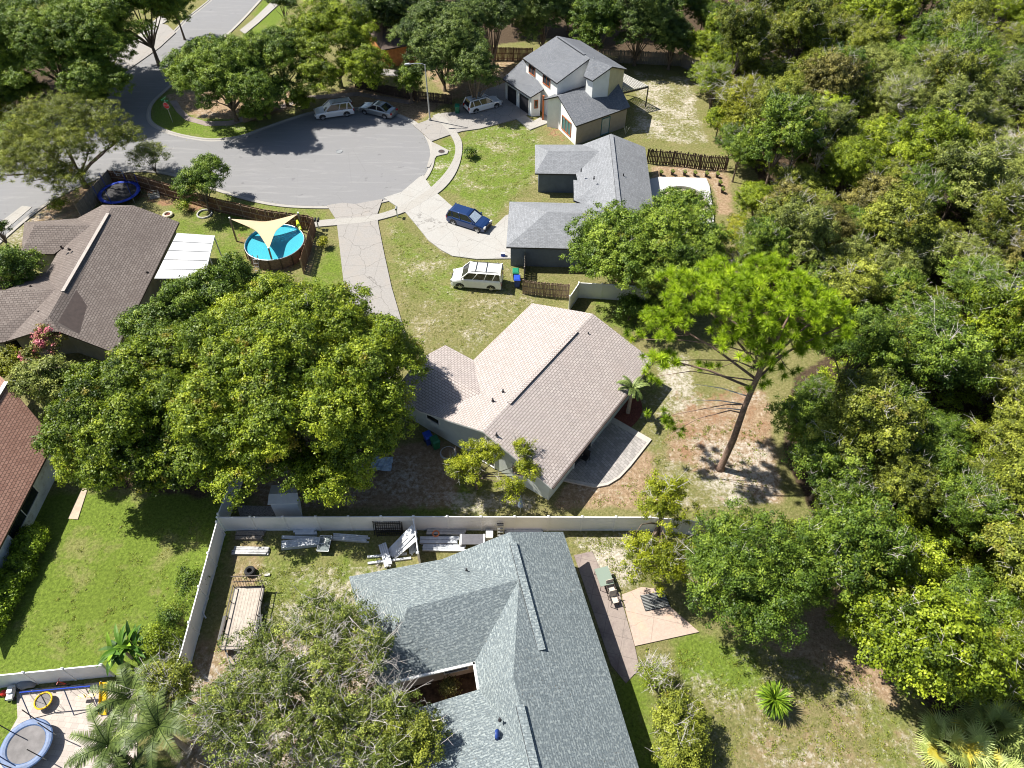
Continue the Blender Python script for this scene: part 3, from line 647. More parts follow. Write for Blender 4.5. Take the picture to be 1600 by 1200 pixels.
# --- blue-grey house at the bottom
def house_south():
    e, r = 2.85, 4.75
    q0, q1, q3 = G(880, 831, e), G(1003, 1215, e), G(797, 831, r); oR = lambda x, y: onplane(x, y, q0, q1, q3)
    A = [q0, q1, oR(1045, 1330), q3, oR(856, 1051), oR(802, 1058), oR(867, 1330), G(690, 874, e),      # 0..7
         G(545, 901, e), G(588, 1070, e), G(637, 950, 4.1), None, G(742, 1034, e), G(749, 1077, e), G(600, 1122, e), G(560, 1330, 4.5), oR(842, 1225), oR(950, 1043)]  # 8..17
    A[2] = q1 + (q1 - q0) * .3; A[11] = onplane(811, 906, A[3], A[4], A[7]); A[10] = onplane(637, 950, A[8], A[7], A[11]); A[15] = A[16] + (A[14] - A[13])
    t = thing('blue_grey_roofed_house', 'large single storey house with mottled blue grey shingled roof and notched entry court', 'house', G(780, 1050))
    roof_part(t, A, [(3, 0, 17, 4), (4, 17, 1, 16, 5), (1, 2, 6, 16), (3, 4, 11), (3, 11, 7), (8, 7, 11, 10), (8, 10, 9), (10, 11, 12), (10, 12, 9), (11, 4, 5), (11, 5, 13), (11, 13, 12), (5, 16, 13), (13, 16, 15, 14)], M_roofS)
    ridge_cap(t, A[3].lerp(A[4], .09), A[3].lerp(A[4], .86), M_roofS, .42, .08); ridge_cap(t, A[5].lerp(A[16], .28), A[5].lerp(A[16], .98), M_roofS, .42, .08)
    loop = [W3(p) for p in (A[0], A[3], A[7], A[8], A[9], A[12], A[13], A[14], G(640, 1330, e), A[2], A[1])]
    Q = walls_part(t, loop, M_wallT, .45)
    opening(t, Q[4], Q[5], .6, .85, .9, 2.1, frame=M_fascia); opening(t, Q[0], Q[10], .08, .16, .1, 2.1, 'back_door', sub='leaf', pane=M_pane); opening(t, Q[0], Q[10], .3, .5, .9, 2.0, out=-1)
    mb = MB()
    for a, b in ((A[9], A[12]), (A[12], A[13])): mb.bar(a + V(0, 0, -.06) + (V(0, -.07, 0) if a is A[9] else V(-.07, 0, 0)), b + V(0, 0, -.06) + (V(0, -.07, 0) if a is A[9] else V(-.07, 0, 0)), .14, .14, M_fascia)
    mb.build('gutter', t)
    for x, y, z in ((729, 892, 3.7), (884, 1068, 3.7), (781, 1125, 4.5), (863, 1100, 3.9)): vent_pipe(t, x, y, z, .32, .055)
    p = G(777, 1148, 4.4); mb = MB(); mb.tube([p + V(0, .16, .0), p + V(0, .14, .16), p + V(0, -.14, .14), p + V(0, -.18, 0)], .13, M_dblue, 10); mb.build('exhaust_cowl', t, smooth=True)
house_south()

# --- grey house
def house_grey():
    e, r = 2.6, 4.4
    t = thing('grey_roofed_house', 'single storey slate blue house with mid grey hipped roof behind the spreading oak', 'house', G(930, 300))
    A = [G(955, 209, r), G(973, 372, r), G(1008, 230, e), G(1028, 372, e), G(910, 226, e), G(925, 372, e), G(836, 226, e), G(836, 271, e), G(857, 236, 3.7), G(937, 236, 3.7), G(900, 272, e)]
    roof_part(t, A, [(0, 2, 3, 1), (0, 1, 5, 10, 9, 4), (6, 8, 9, 4), (6, 7, 8), (7, 10, 9, 8)], M_roofG, fascia=M_dark)
    ridge_cap(t, A[0].lerp(A[1], .02), A[0].lerp(A[1], .9), M_roofG, .4, .07)
    Q = walls_part(t, [W3(p) for p in (A[0], A[4], A[6], A[7], A[10], A[5], A[1], A[3], A[2])], M_wallG, .4)
    B = [G(896, 281, e), G(897, 313, e), G(936, 286, 3.4), G(950, 300, 3.4), G(940, 330, e)]
    roof_part(t, B, [(0, 1, 2), (1, 4, 3, 2), (0, 2, 3)], M_roofG, 'porch_roof', fascia=M_dark)
    mb = MB()
    for p in (B[0], B[1]): mb.box((p.x + .25, p.y - .1, 1.2), (.2, .2, 2.45), M_wallG)
    mb.build('porch_post', t)
    C = [G(796, 315, e), G(791, 386, e), G(855, 331, 4.1), G(925, 333, 4.1), G(960, 390, e), G(965, 319, e)]
    roof_part(t, C, [(0, 1, 2), (1, 4, 3, 2), (0, 2, 3, 5), (5, 3, 4)], M_roofG, 'garage_roof', fascia=M_dark)
    Q2 = walls_part(t, [W3(p) for p in (C[0], C[1], C[4], C[5])], M_wallG, .4, 'garage_wall')
    opening(t, Q2[0], Q2[1], .12, .88, .05, 2.1, 'garage_door', M_fascia, M_whitem, out=-1, sub='panel')
    for x, y, z in ((908, 267, 3.7), (928, 279, 3.9), (974, 275, 4.0)): vent_pipe(t, x, y, z)
    # raised pale pool terrace
    t2 = thing('pool_terrace', 'white terrace with a rounded drained pool behind the grey roofed house', 'terrace', G(1065, 305))
    P = GP([(1012, 284), (1030, 280), (1106, 282), (1114, 338), (1116, 400), (1030, 400)]); c = G(1068, 318); mb = MB(); n = 28
    ring = [Vector((c.x + 2.6 * math.cos(2 * math.pi * k / n), c.y + 2.9 * math.sin(2 * math.pi * k / n), .32)) for k in range(n)]
    bnd = []
    for q in ring:                                  # where the ray from the pool's centre leaves the terrace
        d = (q - c); d.z = 0; d.normalize(); best = 99
        for i in range(len(P)):
            a, b = P[i], P[(i + 1) % len(P)]; ex, ey = b.x - a.x, b.y - a.y; den = d.x * ey - d.y * ex
            if abs(den) < 1e-6: continue
            tt = ((a.x - c.x) * ey - (a.y - c.y) * ex) / den; s = ((a.x - c.x) * d.y - (a.y - c.y) * d.x) / den
            if tt > 0 and -1e-6 <= s <= 1 + 1e-6: best = min(best, tt)
        bnd.append(Vector((c.x + d.x * best, c.y + d.y * best, .32)))
    vs = ring + bnd + [Vector((q.x, q.y, .012)) for q in ring] + [Vector((q.x, q.y, 0)) for q in bnd]
    fs = []
    for i in range(n):
        j = (i + 1) % n; fs += [(i, j, n + j, n + i)[::-1], (i, 2 * n + i, 2 * n + j, j)[::-1], (n + i, n + j, 3 * n + j, 3 * n + i)[::-1]]
    mb.add(vs, fs, plain('white_terrace', (.46, .455, .45), .7, .06)); mb.build('deck', t2)
    mb = MB(); mb.add([Vector((q.x, q.y, .02)) for q in ring], [tuple(range(n))], M_poolfloor); mb.build('basin', t2)
house_grey()

# --- two-storey white house
def house_white():
    t = thing('two_storey_house', 'white two storey house with charcoal gabled roofs and twin dark garage doors', 'house', G(900, 190))
    rz, ez = 7.3, 5.3
    P = [G(870, 56, rz), G(922, 91, rz), G(957, 104, rz), G(817, 91, ez), G(870, 130, ez), G(912, 119, 6.0), G(926, 126, 6.0), G(906, 63, ez), G(980, 108, ez)]
    roof_part(t, P, [(0, 3, 4, 1), (1, 5, 6, 2), (0, 1, 2, 8, 7)], M_roofW, fascia=M_dark)
    ridge_cap(t, P[0].lerp(P[1], .05), P[0].lerp(P[1], .85), M_roofW, .35, .06)
    Q = walls_part(t, [W3(p) for p in (P[0], P[3], P[4], P[1], P[5], P[6], P[2], P[8], P[7])], M_wallW, .3, 'upper_wall')
    for s0, s1 in ((.10, .30), (.56, .78)): opening(t, Q[1], Q[2], s0, s1, 3.9, 5.0, frame=M_woodr, out=1, bars=1)
    mb = MB(); a, b = Q[6], Q[7]; mb.add([(a.x, a.y, rz - .2), (a.x, a.y, 0), (b.x, b.y, 0), (b.x, b.y, ez - .1)], [(0, 1, 2, 3)], M_wallC)
    cc = sum((Vector((q.x, q.y, 0)) for q in Q), Vector()) / len(Q); nn = Vector(((b - a).y, -(b - a).x, 0)).normalized(); nn = nn * (.02 if nn.dot(Vector((a.x, a.y, 0)) - cc) > 0 else -.02); mb.v = [v + nn for v in mb.v]; mb.build('side_siding', t)
    # garage lean-to
    g = [G(785, 123, 2.7), G(829, 152, 2.7), G(850, 139, 3.6), G(817, 93, 3.9)]
    roof_part(t, g, [(0, 1, 2, 3)], M_roofW, 'garage_roof', fascia=M_dark)
    Qg = walls_part(t, [W3(p) for p in g], M_wallW, .3, 'garage_wall')
    for s0, s1 in ((.08, .45), (.55, .92)): opening(t, Qg[0], Qg[1], s0, s1, .05, 2.2, 'garage_door', M_fascia, M_dark, sub='panel', out=1)
    opening(t, Qg[1], Qg[2], .35, .7, 1.1, 2.1, frame=M_woodr)
    # single storey wing
    r2, e2 = 4.3, 2.7
    w_ = [G(872, 150, r2), G(962, 122, r2), G(985, 167, e2), G(900, 197, e2), G(849, 155, 3.6), G(930, 118, 3.6)]
    roof_part(t, w_, [(0, 1, 2, 3), (0, 4, 5, 1)], M_roofW, 'wing_roof', fascia=M_dark)
    Qw = walls_part(t, [W3(p) for p in (w_[0], w_[3], w_[2], w_[1], w_[5], w_[4])], M_wallW, .3, 'wing_wall')
    mb = MB(); a, b = Vector((*Qw[1], 0)), Vector((*Qw[2], 0)); n = Vector(((b - a).y, -(b - a).x, 0)).normalized() * .012
    mb.add([a + n, b + n, b + n + V(0, 0, e2 - .12), a + n + V(0, 0, e2 - .12)], [(0, 1, 2, 3)], M_wallP); mb.build('siding', t)
    opening(t, Qw[1], Qw[2], .50, .66, .1, 2.2, 'side_door', frame=plain('teal_frame', (.03, .18, .20), .5), pane=M_whitem, sub='leaf')
    opening(t, Qw[0], Qw[1], .22, .72, .5, 2.2, frame=M_woodr, pane=M_pane2, out=1, bars=2)
    p = G(848, 188); mb = MB(); mb.box((p.x, p.y, 1.6), (.22, .22, 3.2), M_woodr); mb.build('porch_post', t)
    # pergola
    tp = thing('pergola', 'dark slatted pergola attached behind the white two storey house', 'pergola', G(992, 165))
    c = [G(972, 119, 2.6), G(1012, 137, 2.6), G(975, 146, 2.6), G(960, 126, 2.6)]
    c = [G(975, 117, 2.6), G(1013, 136, 2.6), G(972, 146, 2.6), G(950, 128, 2.6)]
    mb = MB()
    for i in range(4): a, b = c[i], c[(i + 1) % 4]; mb.bar(a, b, .1, .2, M_dark)
    for k in range(13): s = (k + .5) / 13; mb.bar(c[0].lerp(c[3], s) + V(0, 0, .15), c[1].lerp(c[2], s) + V(0, 0, .15), .12, .1, M_stone)
    mb.build('slats', tp)
    for q in c: mb = MB(); mb.box((q.x, q.y, 1.27), (.14, .14, 2.54), M_dark); mb.build('post', tp)
house_white()

# --- brown house on the left with metal patio cover
def house_brown():
    e, r, j = 2.6, 4.8, 4.15
    t = thing('brown_roofed_house', 'single storey house with weathered brown shingled roof and two left wings', 'house', G(130, 440))
    A = [G(174, 325, r), G(76, 494, r), G(160, 320, j), G(209, 321, j), G(280, 347, e), G(205, 500, e), G(121, 341, e), G(10, 533, e), G(45, 522, j), G(92, 518, j), G(150, 590, e)]
    A[10] = A[4] + (A[7] - A[6]).normalized() * (A[4] - A[10]).length * 0 + (A[5] - A[4]) * 1.28
    roof_part(t, A, [(0, 3, 4, 10, 9, 1), (0, 1, 8, 7, 6, 2), (0, 2, 3), (1, 9, 8)], M_roofL, fascia=M_dkbrown)
    ridge_cap(t, A[0].lerp(A[1], .06), A[0].lerp(A[1], .80), plain('pale_ridge_cap', (.36, .32, .29), .8), .3, .07)
    Q = walls_part(t, [W3(p) for p in (A[4], A[0], A[6], A[7], A[1], A[10])], M_wallL, .45, drop=.3)
    B = [G(52, 352, 4.0), G(138, 352, 4.0), G(45, 348, 3.6), G(121, 341, e), G(34, 366, 3.6), G(32, 396, e), G(81, 397, e), G(40, 345, e)]
    B = [G(54, 351, 4.0), G(145, 352, 4.0), G(38, 347, e + .2), G(125, 341, e), G(33, 396, e), G(84, 397, e)]
    roof_part(t, B, [(2, 0, 1, 3), (0, 4, 5, 1), (2, 4, 0)], M_roofL, 'wing_roof', fascia=M_dkbrown)
    walls_part(t, [W3(p) for p in (B[2], B[4], B[5], B[3])], M_wallL, .45, 'wing_wall')
    C = [G(9, 453, 4.2), G(108, 452, 4.2), G(-40, 470, e), G(40, 430, e), G(75, 425, e), G(-60, 545, e), G(8, 534, e), G(-60, 453, 4.2)]
    roof_part(t, C, [(7, 0, 1, 4, 3, 2), (7, 5, 6, 1, 0)], M_roofL, 'wing_roof', fascia=M_dkbrown)
    walls_part(t, [W3(p) for p in (C[3], C[2], C[5], C[6])], M_wallL, .45, 'wing_wall')
    for x, y, z, h in ((97, 388, 4.0, .35), (108, 390, 4.0, .2), (230, 426, 3.4, .2), (48, 448, 3.9, .2), (61, 488, 3.8, .2)): vent_pipe(t, x, y, z, h, .09, M_dkbrown)
    # patio cover
    t2 = thing('patio_cover', 'flat white metal patio cover attached to the brown roofed house', 'patio cover', G(285, 410))
    D = [G(277, 365, 2.45), G(335, 369, 2.3), G(318, 437, 2.3), G(241, 437, 2.45)]
    mb = MB()
    for k in range(5):
        a, b = D[0].lerp(D[3], k / 5), D[0].lerp(D[3], (k + .94) / 5); c, d = D[1].lerp(D[2], (k + .94) / 5), D[1].lerp(D[2], k / 5); z = V(0, 0, .08)
        mb.add([a + z, b + z, c + z, d + z, a, b, c, d], [(0, 1, 2, 3), (7, 6, 5, 4), (0, 4, 5, 1), (1, 5, 6, 2), (2, 6, 7, 3), (3, 7, 4, 0)], M_whitem)
    mb.build('roof_panel', t2)
    mb = MB(); mb.bar(D[1], D[2], .1, .14, M_fascia); mb.build('beam', t2)
    for k in (0.02, .5, .98): q = D[1].lerp(D[2], k); mb = MB(); mb.box((q.x, q.y, 1.12), (.09, .09, 2.24), M_fascia); mb.build('post', t2)
house_brown()
def house_terra():
    e, r = 2.7, 5.3
    t = thing('terracotta_roofed_house', 'house with reddish terracotta shingled roof cut by the left edge above the green lawn', 'house', G(20, 800))
    c1, c0 = G(86, 687, e), G(3, 848, e); d = (c0 - c1).normalized(); far = G(10, 597, r)
    c2 = c1 + d * 14.5; far2 = far + d * 14.5; s = far - c1; s.z = 0; back = far + Vector((s.x, s.y, e - r)); back2 = back + d * 14.5
    roof_part(t, [c1, c2, far2, far, back2, back], [(0, 1, 2, 3), (3, 2, 4, 5)], M_roofB, fascia=M_dkbrown)
    ridge_cap(t, far, far2, M_fascia, .3, .05, 'ridge_cap')
    Q = walls_part(t, [W3(p) for p in (c1, far, back, back2, far2, c2)], M_wallB, .6)
    L = (Vector(Q[5]) - Vector(Q[0])).length
    opening(t, Q[0], Q[5], 3.2 / L, 7.2 / L, .95, 2.15, out=-1, frame=M_fascia, bars=1)
    opening(t, Q[0], Q[5], 10 / L, 11.5 / L, .95, 2.1, out=-1)
house_terra()
def house_orange():
    t = thing('orange_brick_house', 'orange brick house with dark brown roof half hidden behind the street trees', 'house', G(600, 95))
    e, r = 2.7, 4.8; c0, c1 = G(597, 78, e), G(640, 70, e); d = (c1 - c0).normalized(); n = Vector((-d.y, d.x, 0))
    P = [c0, c0 + d * 7, c0 + d * 7 + n * 10, c0 + n * 10, c0 + n * 5 + d * 2 + V(0, 0, r - e), c0 + n * 5 + d * 5 + V(0, 0, r - e)]
    roof_part(t, P, [(0, 1, 5, 4), (1, 2, 5), (2, 3, 4, 5), (3, 0, 4)], M_roofO, fascia=M_dkbrown)
    Q = walls_part(t, [W3(p) for p in P[:4]], M_wallO, .35); opening(t, Q[0], Q[1], .5, .8, .9, 2.1)
house_orange()
def small_sheds():
    t = thing('garden_shed', 'small white roofed shed under the big tree beside the white fence', 'shed', G(440, 795))
    z = 2.0; P = [G(418, 788, z), G(466, 786, z), G(462, 757, z), G(424, 758, z), G(420, 772, 2.35), G(465, 770, 2.35)]
    roof_part(t, P, [(0, 1, 5, 4), (4, 5, 2, 3)], M_whitem, th=.06); walls_part(t, [W3(p) for p in P[:4]], M_wallW, .12, drop=.05)
small_sheds()

# ------------------------------------------------------------------ fences
def resample(P, step_):
    out = []
    for i in range(len(P) - 1):
        a, b = P[i], P[i + 1]; n = max(1, round((b - a).length / step_))
        out += [a.lerp(b, k / n) for k in range(n)]
    return out + [P[-1]]
def vinyl(label, path, h=1.83):
    P = resample(GP(path), 2.4); t = thing('white_fence', label, 'fence', P[0])
    for i in range(len(P) - 1):
        a, b = P[i], P[i + 1]; d = (b - a).normalized(); mb = MB()
        mb.bar(a + V(0, 0, h / 2), b + V(0, 0, h / 2), .035, h - .16, M_white); mb.bar(a + V(0, 0, h - .06), b + V(0, 0, h - .06), .07, .12, M_white); mb.bar(a + V(0, 0, .09), b + V(0, 0, .09), .07, .16, M_white)
        mb.build('panel', t)
    for p in P:
        mb = MB(); mb.box((p.x, p.y, (h + .06) / 2), (.13, .13, h + .06), M_white)
        mb.add([(p.x - .085, p.y - .085, h + .06), (p.x + .085, p.y - .085, h + .06), (p.x + .085, p.y + .085, h + .06), (p.x - .085, p.y + .085, h + .06), (p.x, p.y, h + .15)], [(0, 1, 4), (1, 2, 4), (2, 3, 4), (3, 0, 4), (3, 2, 1, 0)], M_white)
        mb.build('post', t)
vinyl('long white vinyl fence between the beige roofed and the blue grey roofed houses', [(352, 829), (650, 828), (1010, 829), (1112, 838)])
vinyl('white vinyl fence running down past the parked trailer', [(350, 835), (354, 850), (295, 1048)][1:] and [(351, 836), (295, 1050)])
vinyl('white vinyl fence rising under the big tree from the fence corner', [(353, 824), (402, 690)])
vinyl('white vinyl fence between the green lawn and the play patio', [(-30, 1077), (0, 1074), (178, 1056)])
vinyl('short white vinyl fence across the stacks of boards, ending at the blue grey roof', [(650, 833), (657, 884)])
vinyl('white vinyl fence with a corner beside the brown picket fence', [(889, 486), (903, 465), (1010, 471)])
def boards(name, label, path, m, h=1.8, bw=.14, ragged=.03, rails=True, tilt=0, gap=.012, postm=None):
    P = resample(GP(path), 2.4); t = thing(name, label, 'fence', P[0]); r_ = random.Random(len(label))
    for i in range(len(P) - 1):
        a, b = P[i], P[i + 1]; L = (b - a).length; d = (b - a) / L; n = Vector((d.y, -d.x, 0)); mb = MB(); k = 0
        nb = int(L / (bw + gap))
        for k in range(nb):
            hh = h + r_.uniform(-ragged, ragged); c = a + d * (k + .5) * L / nb + n * r_.uniform(-.01, .01) * (1 + tilt * 8)
            mb.box((c.x, c.y, hh / 2), (bw, .022, hh), m, math.atan2(d.y, d.x) + r_.uniform(-.02, .02), r_.uniform(-.02, .02), r_.uniform(-.03, .03) * (1 + tilt * 2))
        mb.build('panel', t)
        if rails:
            mb = MB()
            for z in (.3, .95, 1.6): mb.bar(a + V(0, 0, z * h / 1.8) + n * .035, b + V(0, 0, z * h / 1.8) + n * .035, .045, .09, postm or m)
            mb.build('rail', t)
    for p in P: mb = MB(); mb.box((p.x, p.y, h * .51), (.1, .1, h * 1.03), postm or m); mb.build('post', t)
boards('plank_fence', 'brown plank fence curving round the pool beside the turning circle', [(178, 288), (215, 293), (262, 307), (345, 332), (420, 350), (486, 359), (494, 362), (475, 428)], M_wood, 1.8, postm=M_wood3)
boards('plank_fence', 'grey brown plank fence behind the blue trampoline above the brown roof', [(178, 288), (130, 343)], M_wood4, 1.8)
boards('picket_fence', 'short tan picket fence between the garage and the white fence', [(817, 459), (850, 463), (888, 466)], M_wood3, 1.7, .12, .06)
boards('gate_fence', 'narrow weathered board fence standing edge on beside the green bin', [(819, 440), (820, 412)], M_wood4, 1.8)
boards('weathered_fence', 'dark ragged board fence right of the grey roofed house', [(1010, 255), (1050, 258), (1092, 264), (1134, 267)], M_wood2, 1.8, .13, .14, tilt=1, gap=.04)
boards('back_fence', 'brown board fence behind the white two storey house, left part', [(735, 95), (772, 94), (832, 95)], M_wood, 1.8)
boards('back_fence', 'grey board fence behind the yard of the white two storey house', [(935, 97), (1000, 100), (1062, 103), (1088, 115)], M_wood4, 1.8, .13, .08)
boards('low_fence', 'dark low board fence behind the cars under the street trees', [(556, 137), (600, 147), (650, 157), (706, 163)], M_wood2, 1.3)
boards('low_fence', 'low brown board fence under the trees left of the parked cars', [(382, 192), (410, 182), (436, 168)], M_wood3, .8)

# ------------------------------------------------------------------ vegetation
def fast_mesh(name, co, quads, m, tint=None, tint2=None):
    me = bpy.data.meshes.new(name); n = len(quads); k = quads.shape[1]
    me.vertices.add(len(co)); me.vertices.foreach_set('co', co.astype(np.float32).ravel())
    me.loops.add(n * k); me.loops.foreach_set('vertex_index', quads.astype(np.int32).ravel())
    me.polygons.add(n); me.polygons.foreach_set('loop_start', np.arange(0, n * k, k, dtype=np.int32))
    me.update(calc_edges=True)
    for nm, t in (('tint', tint), ('tint2', tint2)):
        if t is not None:
            a = me.attributes.new(nm, 'FLOAT', 'FACE'); a.data.foreach_set('value', t.astype(np.float32))
    me.materials.append(m); return me
def nrm(a): return a / (np.linalg.norm(a, axis=1, keepdims=True) + 1e-9)
def leaf_faces(c, out, size, g, aspect=.62, up=.45, rnd=.6):
    n = len(c); no = nrm(out * 1.0 + np.array([0, 0, up]) + g.normal(0, rnd, (n, 3)))
    t = nrm(np.cross(no, g.normal(0, 1, (n, 3)))); b = np.cross(no, t)
    s = (size * g.uniform(.6, 1.35, n))[:, None]
    fold = no * s * .22
    co = np.stack([c + t * s, c + b * s * aspect + fold, c - t * s, c - b * s * aspect + fold], 1).reshape(-1, 3)
    return co, np.arange(n * 4).reshape(n, 4)
def crown_mesh(name, lumps, m, seed, leaf=.13, dens=1.0, tuft=.34, per=22, up=.45, low=-.35, fluff=.12):
    leaf *= .60; per = int(per * 2.35); g = np.random.default_rng(seed); C, O, T, T2 = [], [], [], []
    lumps = np.array(lumps, float); mid = lumps[:, :3].mean(0)
    for (x, y, z, r) in lumps:
        lt = g.normal(0, .15); lt2 = g.uniform()
        nt = max(5, int(dens * 4 * math.pi * r * r * .82 / (tuft * tuft * 3.0)))
        d = nrm(g.normal(0, 1, (nt * 2, 3)) + np.array([0, 0, .35])); d = d[d[:, 2] > low][:nt]; nt = len(d)
        rr = r * (1 + g.normal(0, fluff, nt))
        tc = np.array([x, y, z]) + d * rr[:, None] * np.array([1, 1, .85])
        k = per; cc = np.repeat(tc, k, 0) + g.normal(0, tuft * .46, (nt * k, 3)) * np.array([1, 1, .62])
        od = nrm(cc - np.repeat(tc - d * tuft * 1.2, k, 0))
        C.append(cc); O.append(od)
        T.append(np.repeat(.5 + lt + g.normal(0, .16, nt), k) + g.normal(0, .13, nt * k) + d[:, 2].repeat(k) * 0); T2.append(np.repeat(g.uniform(0, 1, nt) * .5 + lt2 * .5, k))
    C = np.concatenate(C); O = np.concatenate(O); T = np.clip(np.concatenate(T), 0, 1); T2 = np.concatenate(T2)
    co, q = leaf_faces(C, O, leaf, g, up=up)
    return fast_mesh(name, co, q, m, T, T2)
def round_lumps(Rr, H, base, n, g, lr=(.24, .42), squash=.75, fill=.85):
    """lumps over an ellipsoid of radius Rr whose top reaches H and whose underside sits at base"""
    cz = (H + base) / 2; rz = (H - base) / 2; out = []
    d = nrm(g.normal(0, 1, (n * 3, 3)) + np.array([0, 0, .55])); d = d[d[:, 2] > -.45][:n]
    for v in d:
        r = Rr * g.uniform(*lr); k = g.uniform(.6, 1.12) * fill if g.uniform() < .8 else g.uniform(.2, .6)
        out.append((v[0] * (Rr - r * .6) * k / fill * .98, v[1] * (Rr - r * .6) * k / fill * .98, cz + v[2] * max(.3, rz - r * .6) * k / fill, min(r, rz * .8)))
    return out
def trunk_mesh(name, lumps, m, seed, r0, fork, nlimb=10, lean=(0, 0), twigs=0, twig_r=.015, twig_len=1.2, twig_m=None):
    g = random.Random(seed); mb = MB(); L = sorted(lumps, key=lambda l: -l[3]); L = L[:]; g.shuffle(L); top = Vector((lean[0], lean[1], fork))
    mb.tube([(0, 0, -.1), (0, 0, .25), (lean[0] * .4, lean[1] * .4, fork * .5), top], [r0 * 1.5, r0 * 1.05, r0 * .9, r0 * .75], m, 8)
    ends = []
    for l in L[:nlimb]:
        e = Vector(l[:3]); mid = top.lerp(e, .5) + Vector((g.uniform(-.3, .3), g.uniform(-.3, .3), g.uniform(-.1, .5)))
        mb.tube([top - V(0, 0, .15), top.lerp(mid, .5) + V(0, 0, .1), mid, e], [r0 * .5, r0 * .38, r0 * .26, r0 * .10], m, 6); ends.append((mid, e, l[3]))
        for _ in range(2):
            e2 = e + Vector((g.uniform(-1, 1), g.uniform(-1, 1), g.uniform(-.2, .9))) * l[3] * .8
            mb.tube([mid.lerp(e, .4), mid.lerp(e2, .7), e2], [r0 * .2, r0 * .12, r0 * .05], m, 5)
    if twigs:
        for _ in range(twigs):
            l = g.choice(lumps); c = Vector(l[:3]); d = Vector((g.uniform(-1, 1), g.uniform(-1, 1), g.uniform(-.1, 1))).normalized(); s = c + d * l[3] * .55
            for _k in range(3):
                dd = (d + Vector((g.uniform(-.8, .8), g.uniform(-.8, .8), g.uniform(-.5, .6)))).normalized(); ln = twig_len * g.uniform(.5, 1.1)
                p1 = s + dd * ln * .5; p2 = p1 + (dd + Vector((g.uniform(-.5, .5), g.uniform(-.5, .5), g.uniform(-.2, .3)))) * ln * .5
                mb.tube([s, p1, p2], [twig_r, twig_r * .7, twig_r * .35], twig_m or m, 4, cap=False)
                for _j in range(2):
                    q = p1.lerp(p2, g.uniform(0, .8)); mb.tube([q, q + Vector((g.uniform(-1, 1), g.uniform(-1, 1), g.uniform(-.3, .8))) * ln * .3], [twig_r * .55, twig_r * .25], twig_m or m, 3, cap=False)
    me = bpy.data.meshes.new(name); me.from_pydata(mb.v, [], mb.f)
    for k in mb.mats: me.materials.append(k)
    me.polygons.foreach_set('material_index', mb.m); me.update(); return me
def tree_at(name, label, loc, trunk, crown, group=None, cat='tree', rz=0, sc=1, leafm=None, szs=1, cname='crown', tname='trunk'):
    t = thing(name, label, cat, (loc[0], loc[1], 0), rz, group); t.scale = (sc, sc, sc * szs)
    if trunk: a = bpy.data.objects.new(tname, trunk); col.objects.link(a); a.parent = t
    b = bpy.data.objects.new(cname, crown); col.objects.link(b); b.parent = t
    if leafm: b.material_slots[0].link = 'OBJECT'; b.material_slots[0].material = leafm
    return t
def place(cx, cy, h):                               # ground point under a crown whose centre (height h) shows at photo px (cx, cy)
    return G(cx, cy, h)
def mpp(cx, cy, h): p = G(cx, cy, h); return 1 / px_of(p)[2]     # metres per photo px there

def own_tree(name, label, cx, cy, rpx, H, m, seed, base=None, n=60, lr=(.18, .32), leaf=.13, dens=1, r0=.3, twigs=0, bark=None, subs=None, group=None, low=-.35, per=22, tuft=.34, nl=12, twig_m=None, fork=None, twig_len=1.2, cat='tree', sq=None, fluff=.12):
    """a tree of its own; subs = extra crown masses (photo px dx, dy, radius px, height) around the main one"""
    base = H * .35 if base is None else base; hc = (H + base) / 2; p = place(cx, cy, hc); k = mpp(cx, cy, hc); g = np.random.default_rng(seed)
    L = round_lumps(rpx * k, H, base, n, g, lr)
    for (sx, sy, sr, sH) in subs or []:
        hc2 = (sH + base * .8) / 2; q = place(cx + sx, cy + sy, hc2); k2 = mpp(cx + sx, cy + sy, hc2)
        nn = max(8, int(n * (sr / rpx) ** 2)); f = rpx / sr; l2 = round_lumps(sr * k2, sH, base * .8, nn, g, (min(.5, lr[0] * f), min(.6, lr[1] * f)))
        L += [(a + q.x - p.x, b + q.y - p.y, c, r) for a, b, c, r in l2]
    cm = crown_mesh(name + '_crown', L, m, seed, leaf, dens, tuft, per, low=low, fluff=fluff)
    tm = trunk_mesh(name + '_trunk', L, bark or M_bark, seed, r0, fork or base * .75, nl, twigs=twigs, twig_m=twig_m, twig_len=twig_len)
    return tree_at(name, label, p, tm, cm, group, cat)

# the big crowns left of the beige house
own_tree('spreading_oak', 'huge round bright green tree spreading between the brown and the beige roofed houses', 455, 590, 178, 11.5, L_oak, 11, 3.2, n=150, lr=(.11, .20), dens=1.0, r0=.5, nl=22,
         subs=[(-60, 110, 92, 8.0), (130, -30, 72, 9.5), (-20, -84, 80, 9.5), (105, 70, 62, 7), (135, 95, 52, 6.5), (60, 150, 56, 6.5)], twigs=14, twig_m=M_barkg)
own_tree('broad_oak', 'wide olive green tree over the terracotta roof corner', 205, 640, 118, 9.5, L_oak, 12, 2.8, n=95, lr=(.15, .27), r0=.4, nl=16, subs=[(75, -55, 82, 9), (-50, 75, 58, 7), (75, 80, 60, 7)])
own_tree('dark_oak', 'darker green tree in front of the white patio cover', 312, 484, 70, 8.0, L_deep, 13, 2.0, n=60, lr=(.15, .28), r0=.3, subs=[(-60, 45, 52, 7), (62, -42, 34, 6.5)])
own_tree('small_round_tree', 'small round dark green tree beside the terracotta roofed house corner', 92, 700, 26, 5.5, L_deep, 14, 1.6, n=16, lr=(.35, .5), r0=.12)
own_tree('bottlebrush_tree', 'grey green tree with pink tinged tips above the terracotta roof', 75, 600, 50, 6.5, L_grey, 15, 2, n=30, lr=(.25, .4), r0=.15, twigs=20)
